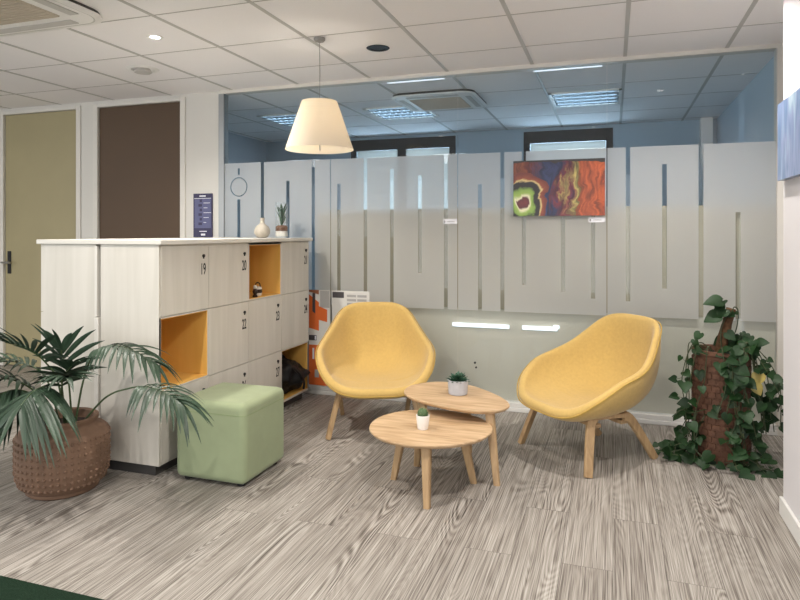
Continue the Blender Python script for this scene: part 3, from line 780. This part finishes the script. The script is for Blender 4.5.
def card(x, z, label):
    t = thing('label_card', label, 'label card', (x, G-0.006, z), 0, 'picture label cards on the glass')
    MB().box(0, 0.105, 0, 0.002, 0, 0.036).build('card', M_ink, t)
    pm = MB(); pm.box(0.008, 0.016, -0.0006, 0.0, 0.009, 0.024); pm.box(0.03, 0.085, -0.0006, 0, 0.015, 0.018); pm.build('print', M_pd, t)
card(-0.156, 1.31, 'small white label card under the right corner of the painting')
card(-1.162, 1.305, 'small white label card alone on the glass left of the painting')

def water_mat():
    m, nt, b = new_mat('blue_wash'); L = nt.links.new
    tc = N(nt, 'ShaderNodeTexCoord'); mp = N(nt, 'ShaderNodeMapping'); mp.inputs['Scale'].default_value = (1, 14, 3); L(tc.outputs['Object'], mp.inputs['Vector'])
    nz = N(nt, 'ShaderNodeTexNoise'); nz.inputs['Scale'].default_value = 1; nz.inputs['Detail'].default_value = 6; nz.inputs['Distortion'].default_value = 1.2; L(mp.outputs[0], nz.inputs['Vector'])
    cr = N(nt, 'ShaderNodeValToRGB'); e = cr.color_ramp.elements
    e[0].position = 0.28; e[0].color = srgb(74, 100, 140); e[1].position = 0.75; e[1].color = srgb(186, 198, 208)
    x = e.new(0.42); x.color = srgb(104, 130, 166); x = e.new(0.55); x.color = srgb(142, 150, 184); x = e.new(0.62); x.color = srgb(146, 170, 192)
    L(nz.outputs['Fac'], cr.inputs[0]); L(cr.outputs[0], b.inputs['Base Color']); b.inputs['Roughness'].default_value = 0.3
    return m
pw = MB().box(-0.026, 0, -0.9, 0, 0, 0.333).build('painting', water_mat(), loc=(0.7095, 3.15, 1.468))
tag(pw, 'pale blue and lilac abstract canvas hanging on the right wall', 'painting')

# ------------------------------------------------------------------ ottoman
t = thing('pouf', 'sage green upholstered cube pouf in front of the lockers', 'pouf', (-1.885, 2.845, 0))
s = 0.203
m = MB(); m.box(-s, s, -s, s, 0.014, 0.408); m.build('upholstery', M_sage, t, bevel=0.034, seg=5)
sp_ = MB()
P = [(x, y) for x, y in rrect(-s-.0006, s+.0006, -s-.0006, s+.0006, 0.034, 6)]
sp_.tube([(x, y, 0.352) for x, y in P]+[(P[0][0], P[0][1], 0.352)], 0.0013, 5); sp_.build('seam', mat('sage_seam', srgb(132, 148, 104), 0.9), t)
for a in (-1, 1):
    for b_ in (-1, 1): MB().lathe([(0.02, 0), (0.02, 0.016)], 14, (a*(s-.05), b_*(s-.05), 0)).build('foot', M_black, t)

# ------------------------------------------------------------------ armchairs
def sweep(mb, pts, wd, th, side):
    """rectangular bar along pts; side = width direction"""
    pts = [Vector(p) for p in pts]; loops = []
    for i, p in enumerate(pts):
        tg = (pts[min(i+1, len(pts)-1)] - pts[max(i-1, 0)]).normalized()
        u = (Vector(side) - tg*tg.dot(Vector(side))).normalized(); v = tg.cross(u)
        w_ = wd if not isinstance(wd, (list, tuple)) else wd[0]+(wd[1]-wd[0])*i/(len(pts)-1)
        loops.append([p+u*w_/2+v*th/2, p-u*w_/2+v*th/2, p-u*w_/2-v*th/2, p+u*w_/2-v*th/2])
    mb.loft(loops)
HALF = [(0, -.355, .322), (.14, -.350, .324), (.245, -.315, .345), (.325, -.235, .405), (.366, -.11, .475), (.368, .01, .512), (.332, .12, .560), (.276, .225, .640), (.218, .310, .715), (.140, .352, .744), (0, .366, .748)]
def make_chair():
    t = thing('armchair', '', 'armchair')
    full = HALF + [(-x, y, z) for x, y, z in reversed(HALF[1:-1])]
    full = [(x*0.895, y*0.90-.003, z) for x, y, z in full]
    rim = catmull(full, 4, True)
    nr = len(rim); C = Vector((0, -0.04, .296)); ns = 9
    bm = bmesh.new(); loops = []
    for k in range(1, ns+1):
        sN = k/ns; l = []
        for p in rim:
            h = (p.z - C.z)
            eh = 1-(1-sN)**(1.35 + 2.4*min(h, .45)); ev = sN**(1.9+1.3*min(h, .45))
            x = C.x+(p.x-C.x)*eh; y = C.y+(p.y-C.y)*eh; z = C.z+h*ev
            # a soft seat crown
            z -= 0.012*math.sin(PI*min(1, sN*1.0))*(1 if h < .2 else .6)
            l.append(bm.verts.new((x, y, z)))
        loops.append(l)
    c0 = bm.verts.new(C)
    for i in range(nr): bm.faces.new((c0, loops[0][i], loops[0][(i+1) % nr]))
    for a, b_ in zip(loops, loops[1:]):
        for i in range(nr): j = (i+1) % nr; bm.faces.new((a[i], b_[i], b_[j], a[j]))
    inner = [[v.co.copy() for v in l] for l in loops]
    bm.normal_update()
    # outer shell
    nrm = [[v.normal.copy() for v in l] for l in loops]
    if c0.normal.z < 0: nrm = [[-n for n in l] for l in nrm]
    outl = []
    for k, l in enumerate(loops):
        s_ = (k+1)/ns; o_ = []
        for i, v in enumerate(l):
            n = nrm[k][i]
            front = max(0, min(1, (-v.co.y-0.05)/0.25))
            th = 0.044 + 0.006*(1-s_) + 0.014*front
            o_.append(bm.verts.new(v.co - n*th))
        outl.append(o_)
    for a, b_ in zip(outl, outl[1:]):
        for i in range(nr): j = (i+1) % nr; bm.faces.new((a[i], a[j], b_[j], b_[i]))
    c1 = bm.verts.new(C - Vector((0, 0, 0.050)))
    for i in range(nr): bm.faces.new((c1, outl[0][(i+1) % nr], outl[0][i]))
    # rounded rim
    mid = []
    for i in range(nr):
        a, b_ = loops[-1][i].co, outl[-1][i].co
        tg = (inner[-1][i]-inner[-2][i]).normalized()
        mid.append(bm.verts.new((a+b_)/2 + tg*0.017))
    for i in range(nr):
        j = (i+1) % nr
        bm.faces.new((loops[-1][i], loops[-1][j], mid[j], mid[i])); bm.faces.new((mid[i], mid[j], outl[-1][j], outl[-1][i]))
    seam = [v.co.copy() for v in outl[-1]]
    mb = MB(); mb.bm.free(); mb.bm = bm
    mb.build('seat_shell', M_yellow, t, smooth=True, sub=1, auto=0)
    pp = MB(); pp.tube(seam+[seam[0]], 0.0035, 6); pp.build('piping', M_piping, t, smooth=True)
    for sx in (-1, 1):
        fb, ft = Vector((sx*.29, -.262, 0)), Vector((sx*.222, -.185, .272))
        rb, rt = Vector((sx*.219, .266, 0)), Vector((sx*.240, .055, .266))
        m = MB(); sweep(m, catmull([fb, fb.lerp(ft, .85), ft+Vector((0, .022, .002))], 4), (0.040, 0.052), 0.026, (sx*0.25, 1, 0)); m.build('leg', M_oakleg, t, bevel=0.004)
        m = MB(); sweep(m, catmull([rb, rb.lerp(rt, .85), rt-Vector((0, .03, -.003))], 4), (0.040, 0.052), 0.026, (0, 1, 0.3)); m.build('leg', M_oakleg, t, bevel=0.004)
        m = MB(); sweep(m, catmull([ft+Vector((0, .0, .003)), (ft+rt)/2+Vector((0, 0, .006)), rt+Vector((0, .0, .005))], 3), 0.03, 0.024, (1, 0, 0)); m.build('side_rail', M_oakleg, t, bevel=0.004)
    for y in (-0.15, 0.03):
        m = MB(); m.box(-.235, .235, y-.022, y+.022, .222, .242); m.build('crossbar', M_oakleg, t, bevel=0.003)
    return t
ch = make_chair()
ch.location = (-1.45, 3.80, 0); ch.rotation_euler = (0, 0, math.radians(22)); ch['group'] = 'yellow armchairs'
ch['label'] = 'yellow upholstered tub armchair beside the lockers, facing the low tables'
copy_thing(ch, (-0.125, 3.72, 0), math.radians(-47), 'yellow upholstered tub armchair below the painting, seen from its side with oak legs')

# ------------------------------------------------------------------ tables
def leg(mb, b_, top, r0, r1):
    loops = []
    for k in range(5):
        p = Vector(b_).lerp(Vector(top), k/4); r_ = r0+(r1-r0)*k/4
        loops.append([(p.x+r_*math.copysign(abs(math.cos(a))**.6, math.cos(a)), p.y+r_*math.copysign(abs(math.sin(a))**.6, math.sin(a)), p.z) for a in [2*PI*i/12 for i in range(12)]])
    mb.loft(loops)
def table(cx, cy, outline, h, legs, label, name='coffee_table'):
    t = thing(name, label, 'coffee table', (cx, cy, 0), 0, 'oak coffee tables')
    MB().prism([(x-cx, y-cy) for x, y in outline], h-0.019, h, 0.006).build('tabletop', M_oak, t, smooth=True, auto=30)
    for bx, by, tx, ty in legs:
        m = MB(); leg(m, (bx-cx, by-cy, 0), (tx-cx, ty-cy, h-0.018), 0.016, 0.024); m.build('leg', M_oakleg, t, smooth=True, auto=35)
    return t
cx, cy = -0.853, 2.990
ca, sa = math.cos(math.radians(18.65)), math.sin(math.radians(18.65))
ol = []
for i in range(72):
    a = 2*PI*i/72; r_ = 0.296*(1+0.018*math.cos(2*a)+0.012*math.cos(3*a+.6))
    u, v = r_*math.cos(a), r_*math.sin(a)*1.0
    ol.append((cx+u*ca-v*sa, cy+u*sa+v*ca))
def tl(bx, by, k=0.80): return (bx, by, cx+(bx-cx)*k, cy+(by-cy)*k)
table(cx, cy, ol, 0.29, [(-.795, 2.735, -.806, 2.765), tl(-1.047, 3.004, .72), tl(-.655, 3.083, .72), tl(-.99, 3.215, .72)], 'low round oak coffee table with a small white cactus pot')
TO = [(-1.103, 3.337), (-1.101, 3.490), (-0.975, 3.615), (-0.787, 3.590), (-0.611, 3.434), (-0.518, 3.293), (-0.503, 3.19), (-0.575, 3.100), (-0.725, 3.085), (-0.898, 3.144), (-1.032, 3.225)]
ol2 = [(p.x, p.y) for p in catmull([(x, y, 0) for x, y in TO], 6, True)]
table(-0.80, 3.33, ol2, 0.36, [(-.541, 3.094, -.590, 3.165), (-.769, 3.500, -.775, 3.46), (-1.03, 3.355, -.99, 3.35)], 'taller rounded triangular oak coffee table with a grey succulent pot')
# pots on the tables
M_grey = mat('grey_concrete', srgb(176, 176, 180), 0.7, noise_amt=0.08, nscale=30)
t = thing('potted_succulent', 'dark green succulent in a grey concrete pot on the taller table', 'potted plant', (-0.803, 3.369, 0.3604))
MB().lathe([(0.046, 0), (0.051, 0.004), (0.056, 0.070), (0.056, 0.078), (0.051, 0.078), (0.049, 0.066)], 32).build('pot', M_grey, t, smooth=True)
MB().lathe([(0.050, 0.067), (0.002, 0.070)], 24).build('soil', M_soil, t)
lf = MB()
for rg, (n_, el, L_) in enumerate(((13, 0.10, .058), (11, 0.42, .050), (8, 0.85, .040), (4, 1.4, .03))):
    for i in range(n_):
        a = 2*PI*(i+.37*rg)/n_ + random.uniform(-.12, .12)
        spike(lf, (0.012*math.cos(a), 0.012*math.sin(a), 0.072+0.006*rg), (math.cos(a), math.sin(a), el+random.uniform(-.1, .15)), L_*random.uniform(.85, 1.15), 0.0095, 5, 0.4)
lf.build('rosette', mat('dark_succulent', srgb(48, 82, 62), 0.45, noise_amt=0.35, nscale=30), t, smooth=True)
t = thing('potted_cactus', 'tiny green cactus in a small white pot on the low round table', 'potted plant', (-0.873, 2.933, 0.2904))
MB().lathe([(0.024, 0), (0.026, 0.003), (0.033, 0.062), (0.033, 0.068), (0.029, 0.068), (0.028, 0.058)], 28).build('pot', M_white, t, smooth=True)
MB().lathe([(0.028, 0.060), (0.002, 0.062)], 20).build('soil', M_soil, t)
lf = MB(); K = 14
lps = []
for i in range(9):
    a = -PI/2*0.5 + (PI/2*1.5)*i/8; rr = 0.024*max(math.cos(a), .03)
    lps.append([((rr*(1+0.12*(j % 2)))*math.cos(PI*j/K), (rr*(1+0.12*(j % 2)))*math.sin(PI*j/K), 0.075+0.026*math.sin(a)) for j in range(2*K)])
lf.loft(lps)
lf.build('cactus_body', mat('cactus_green', srgb(72, 96, 60), 0.6, noise_amt=0.25, nscale=60), t, smooth=True, auto=0)
lf = MB()
for i in range(60):
    a, e_ = random.uniform(0, 2*PI), random.uniform(-.1, 1.5)
    d = Vector((math.cos(a)*math.cos(e_), math.sin(a)*math.cos(e_), math.sin(e_))); p = Vector((0, 0, 0.075)) + d*0.025
    lf.tube([p, p+d*0.009], 0.0005, 4)
lf.build('spines', mat('cactus_spine', srgb(170, 160, 120), 0.7), t)

# ------------------------------------------------------------------ palm in the brown pot
PPX, PPY = -2.535, 2.385
t = thing('potted_palm', 'green palm in a squat brown dimpled pot at the end of the lockers', 'potted plant', (PPX, PPY, 0))
prof = [(0.150, 0), (0.160, 0.008), (0.160, 0.020), (0.176, 0.030), (0.196, 0.065), (0.204, 0.11), (0.206, 0.17), (0.204, 0.250), (0.200, 0.262), (0.188, 0.272), (0.158, 0.287), (0.151, 0.294), (0.151, 0.302), (0.157, 0.308), (0.157, 0.322), (0.149, 0.326), (0.138, 0.320), (0.134, 0.26)]
prof = [(a, b*1.08) for a, b in prof]
pot = MB(); pot.lathe(prof, 72, cap1=False)
for row in range(8):
    z = 0.054 + row*0.0298
    for i in range(44):
        a = 2*PI*(i)/44
        rr = 0.188 if z < 0.065 else 0.199 if z < 0.1 else 0.2035
        pot.sphere((rr*math.cos(a), rr*math.sin(a), z), 0.0085, 8, 4)
pot.build('pot', M_terra, t, smooth=True, auto=50)
MB().lathe([(0.137, 0.305), (0.002, 0.315)], 32).build('soil', M_soil, t)
FR = {
'A': [(-2.496, 2.377, 0.30), (-2.487, 2.327, 0.44), (-2.46, 2.23, 0.530), (-2.42, 2.12, 0.542), (-2.39, 2.03, 0.505)],
'B': [(-2.488, 2.411, 0.30), (-2.467, 2.439, 0.508), (-2.405, 2.439, 0.640), (-2.304, 2.441, 0.694), (-2.176, 2.432, 0.688), (-2.049, 2.432, 0.635)],
'C': [(-2.45, 2.398, 0.30), (-2.273, 2.378, 0.461), (-2.08, 2.338, 0.533), (-1.939, 2.322, 0.574), (-1.803, 2.304, 0.562), (-1.703, 2.296, 0.52)],
'D': [(-2.534, 2.395, 0.30), (-2.542, 2.361, 0.52), (-2.559, 2.303, 0.627), (-2.574, 2.224, 0.701), (-2.611, 2.137, 0.745)],
'E': [(-2.518, 2.422, 0.30), (-2.516, 2.401, 0.503), (-2.51, 2.372, 0.607), (-2.503, 2.342, 0.68)],
'F': [(-2.574, 2.403, 0.30), (-2.656, 2.396, 0.523), (-2.737, 2.348, 0.596), (-2.807, 2.271, 0.616), (-2.86, 2.201, 0.579)],
'H': [(-2.56, 2.36, 0.30), (-2.60, 2.30, 0.47), (-2.66, 2.20, 0.56), (-2.70, 2.08, 0.56)],
'I': [(-2.53, 2.40, 0.30), (-2.52, 2.36, 0.45), (-2.45, 2.31, 0.56), (-2.36, 2.27, 0.63)],
'J': [(-2.51, 2.38, 0.30), (-2.48, 2.33, 0.48), (-2.42, 2.27, 0.575), (-2.34, 2.22, 0.59)],
'K': [(-2.55, 2.37, 0.30), (-2.57, 2.29, 0.45), (-2.60, 2.18, 0.52), (-2.62, 2.08, 0.50)],
}
FR['C'] = [(-2.45, 2.398, 0.30), (-2.273, 2.378, 0.461), (-2.10, 2.345, 0.528), (-1.98, 2.322, 0.548), (-1.87, 2.304, 0.535), (-1.79, 2.296, 0.50)]
#        leaflet start, count per side, length, droop, spread
FP = {'A': (0.50, 15, 0.23, 0.12, 1.0), 'B': (0.50, 14, 0.16, 0.13, 0.95), 'C': (0.56, 13, 0.17, 0.15, 0.9), 'D': (0.50, 11, 0.21, 0.05, 0.9),
      'E': (0.45, 6, 0.21, 0.06, 0.8), 'F': (0.42, 12, 0.20, 0.10, 0.9), 'H': (0.45, 13, 0.21, 0.10, 0.9), 'I': (0.5, 7, 0.15, 0.05, 0.8), 'J': (0.5, 10, 0.16, 0.08, 0.9), 'K': (0.45, 13, 0.22, 0.12, 1.0)}
def leaflet(mb, p, d, up, L, wd, droop):
    n = 7; rows = []
    s0 = d.cross(up).normalized()
    for i in range(n+1):
        k = i/n
        q_ = p + d*L*k + Vector((0, 0, -droop*k*k))
        tg = (d*L + Vector((0, 0, -2*droop*k))).normalized()
        s_ = (s0 - tg*s0.dot(tg)).normalized(); u = s_.cross(tg)
        ww = wd*math.sin(PI*(0.10+0.90*k)**0.8)*0.5 + 0.0006
        rows.append((mb.bm.verts.new(q_ - s_*ww + u*ww*0.35), mb.bm.verts.new(q_), mb.bm.verts.new(q_ + s_*ww + u*ww*0.35)))
    for a, b_ in zip(rows, rows[1:]):
        mb.bm.faces.new((a[0], a[1], b_[1], b_[0])); mb.bm.faces.new((a[1], a[2], b_[2], b_[1]))
rnd = random.Random(3)
for key, pts in FR.items():
    st, n_, L0, dr, spr = FP[key]
    off = Vector((PPX, PPY, 0))
    cv = [p - off for p in catmull(pts, 8)]
    m = MB(); m.tube(cv, 0.0055, 7, 0.0018)
    sp_ = m.build('stem', M_stem, t, smooth=True)
    lf = MB()
    for i in range(n_):
        k = st + (1-st)*(i/(n_-1))
        idx = min(int(k*(len(cv)-1)), len(cv)-2); fr_ = k*(len(cv)-1)-idx
        p = cv[idx].lerp(cv[idx+1], fr_); tg = (cv[idx+1]-cv[idx]).normalized()
        side = tg.cross(Vector((0, 0, 1)))
        side = side.normalized() if side.length > .15 else Vector((1, 0, 0))
        upv = side.cross(tg)
        kk = i/(n_-1)
        L_ = L0*(0.72+0.5*math.sin(PI*min(1, kk*0.85+0.12)))*rnd.uniform(.9, 1.1)
        for sg in (-1, 1):
            fw = 0.3+0.6*kk
            d = (side*sg*spr*(1-0.45*kk) + tg*fw + upv*((-.35 if key in 'AK' else 0.28)+rnd.uniform(-.12, .12))).normalized()
            leaflet(lf, p, d, upv, L_, 0.023*rnd.uniform(.85, 1.15), dr*rnd.uniform(.7, 1.3)*(1-.3*kk))
    leaflet(lf, cv[-1], (cv[-1]-cv[-2]).normalized(), Vector((0, 0, 1)), L0*.8, 0.022, dr*.7)
    lf.build('frond', M_palm, t, smooth=True, auto=0)

# ------------------------------------------------------------------ trailing plant on the clay column pot
VX, VY = 0.565, 3.87
t = thing('trailing_plant', 'trailing green heart-leaved plant with a moss pole in a tall rusty clay pot', 'potted plant', (VX, VY, 0))
pot = MB(); R = 0.142; H_ = 0.60
pot.lathe([(R-.012, 0), (R-.004, .006), (R, .02), (R, H_-.03), (R+.006, H_-.02), (R+.006, H_), (R-.018, H_), (R-.02, H_-.05)], 48, cap1=False)
for row in range(16):
    z = 0.03 + row*0.034
    for i in range(22):
        a = 2*PI*(i+.5*(row % 2))/22
        Mx = Matrix.Translation((R*math.cos(a), R*math.sin(a), z)) @ Matrix.Rotation(a, 4, 'Z')
        pot.box(-.004, .0055, -.0165, .0165, -.013, .013, Mx)
pot.build('pot', M_brickpot, t)
MB().lathe([(R-.0195, H_-.03), (0.002, H_-.022)], 28).build('soil', M_soil, t)
pole = MB(); pole.tube(catmull([(-.01, 0, H_-.05), (.01, 0, H_+.06), (.035, 0, H_+.16), (.05, .0, H_+.225)], 5), 0.030, 12, 0.024)
for v in pole.bm.verts: v.co += Vector((noise.noise(v.co*40), noise.noise(v.co*40+Vector((5, 0, 0))), 0))*0.006
pole.build('moss_pole', M_moss, t, smooth=True, auto=0)
def heart(mb, p, fwd, up, s_, fold=0.25):
    f = Vector(fwd).normalized(); side = f.cross(Vector(up)).normalized(); u = side.cross(f)
    prof_ = [(-.16, .20), (-.05, .40), (.12, .50), (.32, .50), (.55, .38), (.78, .20), (1.0, .0)]
    ctr = []; Lf = []; Rt = []
    for k, (a, b_) in enumerate([(0.0, 0)]+prof_):
        ax = a if k else 0.0
        bend = -0.18*max(0, ax)**2
        c_ = Vector(p) + f*s_*max(ax, 0.0) + u*s_*bend
        if k == 0: continue
        ctr.append(mb.bm.verts.new(c_))
        base = Vector(p) + f*s_*ax + u*s_*(bend + fold*b_)
        if b_ > 0: Lf.append(mb.bm.verts.new(base - side*s_*b_)); Rt.append(mb.bm.verts.new(base + side*s_*b_))
        else: Lf.append(ctr[-1]); Rt.append(ctr[-1])
    for A in (Lf, Rt):
        for i in range(len(ctr)-1):
            vs = []
            for v in (ctr[i], ctr[i+1], A[i+1], A[i]):
                if v not in vs: vs.append(v)
            if len(vs) > 2 and len({tuple(round(c, 6) for c in v.co) for v in vs}) > 2:
                mb.bm.faces.new(vs)
rv = random.Random(11)
vines = MB(); leaves = MB()
CD = Vector((-0.32, -0.95, 0))     # towards the room
def rand_leaf(p, s_=None, out=None):
    out = out or CD
    f = (Vector((rv.uniform(-1, 1), rv.uniform(-.6, .4), rv.uniform(-1.0, .25))) + out*0.5).normalized()
    up = (out + Vector((rv.uniform(-.5, .5), rv.uniform(-.3, .3), rv.uniform(.2, 1.0)))).normalized()
    if f.cross(up).length < .2: up = Vector((0, 0, 1))
    heart(leaves, p, f, up, s_ or rv.choice((.034, .044, .052, .058, .074)))
def clampx(p):  # the recess wall stands to the right
    return Vector((min(p.x, 0.335), max(min(p.y, 0.40), -.42), max(p.z, 0.012)))
def vine(pts, step, r=0.0028, jit=0.035, s_=None, out=None):
    cv = [clampx(p) for p in catmull(pts, 7)]
    vines.tube(cv, r, 5)
    acc = 0
    for a, b_ in zip(cv, cv[1:]):
        acc += (b_-a).length
        if acc > step:
            acc = 0
            q_ = clampx(b_ + Vector((rv.uniform(-jit, jit), rv.uniform(-jit, jit), rv.uniform(-jit, jit))))
            vines.tube([b_, q_], 0.0013, 4); rand_leaf(q_, s_, out)
top = H_ - .01
# over the rim and down the front
for i in range(9):
    a = PI + PI*(i+.5)/9 + rv.uniform(-.1, .1) - 0.1
    d = Vector((math.cos(a), math.sin(a), 0)); l_ = rv.choice([.30, .42, .56, .58, .5])
    p0 = d*(R-.05)+Vector((0, 0, top)); p1 = d*(R+.02)+Vector((0, 0, top+.035)); p2 = d*(R+.045)+Vector((rv.uniform(-.03, .03), 0, top-.15)); p3 = d*(R+.05)+Vector((rv.uniform(-.05, .05), 0, top-.32)); p4 = d*(R+.05)+Vector((rv.uniform(-.06, .06), 0, max(.03, top-l_)))
    vine([p0, p1, p2, p3, p4], 0.085)
# crown around the moss pole
for i in range(8):
    a = rv.uniform(-.9, 1.6); d = Vector((math.cos(a), math.sin(a), 0))
    vine([Vector((0, 0, top)), d*.06+Vector((0.03, 0, top+rv.uniform(.02, .07))), d*rv.uniform(.10, .15)+Vector((.03, 0, top+rv.uniform(.0, .09)))], 0.05)
vine([(.0, -.03, top), (-.005, -.035, top+.12), (.02, -.035, top+.2), (-.005, -.04, top+.26), (-.03, -.045, top+.275)], 0.09, 0.0032)
heart(leaves, (-.005, -.05, top+.275), (-1, -.2, -.05), (0, -.6, .8), .095)
heart(leaves, (.015, -.05, top+.235), (-.8, -.2, -.5), (-.2, -.8, .6), .085)
heart(leaves, (-.02, -.06, top+.20), (-.9, -.2, -.35), (-.2, -.8, .6), .085)
heart(leaves, (-.11, -.06, top+.10), (-.5, -.3, -.6), (-.4, -.8, .5), .055)
vine([(.03, .02, top), (.075, .0, top+.12), (.085, 0, top+.22), (.06, -.03, top+.245), (.045, -.03, top+.2)], 0.3, 0.0032)
vine([(-.05, -.05, top), (-.11, -.07, top+.05), (-.17, -.08, top), (-.185, -.08, top-.1)], 0.12, 0.003)
for i in range(5):
    x1 = rv.uniform(-.02, .14)
    vine([(x1*.6, -.10, top), (x1, -.165, top+.02), (x1+rv.uniform(-.02, .03), -.185, top-.12), (x1+rv.uniform(-.03, .04), -.19, top-.28), (x1+rv.uniform(-.05, .05), -.19, top-.42)], 0.07)
# mass to the right
for i in range(7):
    x1 = rv.uniform(.16, .28)
    vine([(.05, -.05, top-.01), (.13, -.06, top+rv.uniform(.0, .07)), (x1, -.05+rv.uniform(-.1, .1), top-rv.uniform(.06, .2)), (x1+.02, -.05+rv.uniform(-.1, .05), top-rv.uniform(.3, .42))], 0.085)
# heap on the floor in front
for i in range(15):
    a = PI + PI*rv.uniform(0.02, 1.0); d = Vector((math.cos(a), math.sin(a), 0))
    r1 = R+rv.uniform(.02, .05); r2 = R + rv.uniform(.06, .15)
    vine([d*r1+Vector((0, 0, rv.uniform(.12, .28))), d*(r1+.03)+Vector((rv.uniform(-.05, .05), 0, .10)), d*r2+Vector((rv.uniform(-.08, .08), 0, .04)), d*r2*0.95+Vector((rv.uniform(-.12, .12), 0, .03))], 0.05)
# two thin arching runners at the left
vine([(-.12, -.1, .03), (-.18, -.12, .18), (-.20, -.13, .28), (-.26, -.14, .24)], 0.14, 0.0026)
vine([(-.10, -.12, .03), (-.2, -.15, .10), (-.25, -.16, .09)], 0.1, 0.0024)
vines.build('vine', M_vine, t)
leaves.build('foliage', M_ivy, t, smooth=True, auto=0)
yl = MB(); heart(yl, (.165, -.14, .50), (-.5, -.3, -1), (-.5, -.8, .3), .07); heart(yl, (.14, -.16, .45), (.3, -.3, -.9), CD, .06)
yl.build('yellow_leaf', M_ivy2, t, smooth=True, auto=0)['label'] = 'two yellowing leaves'
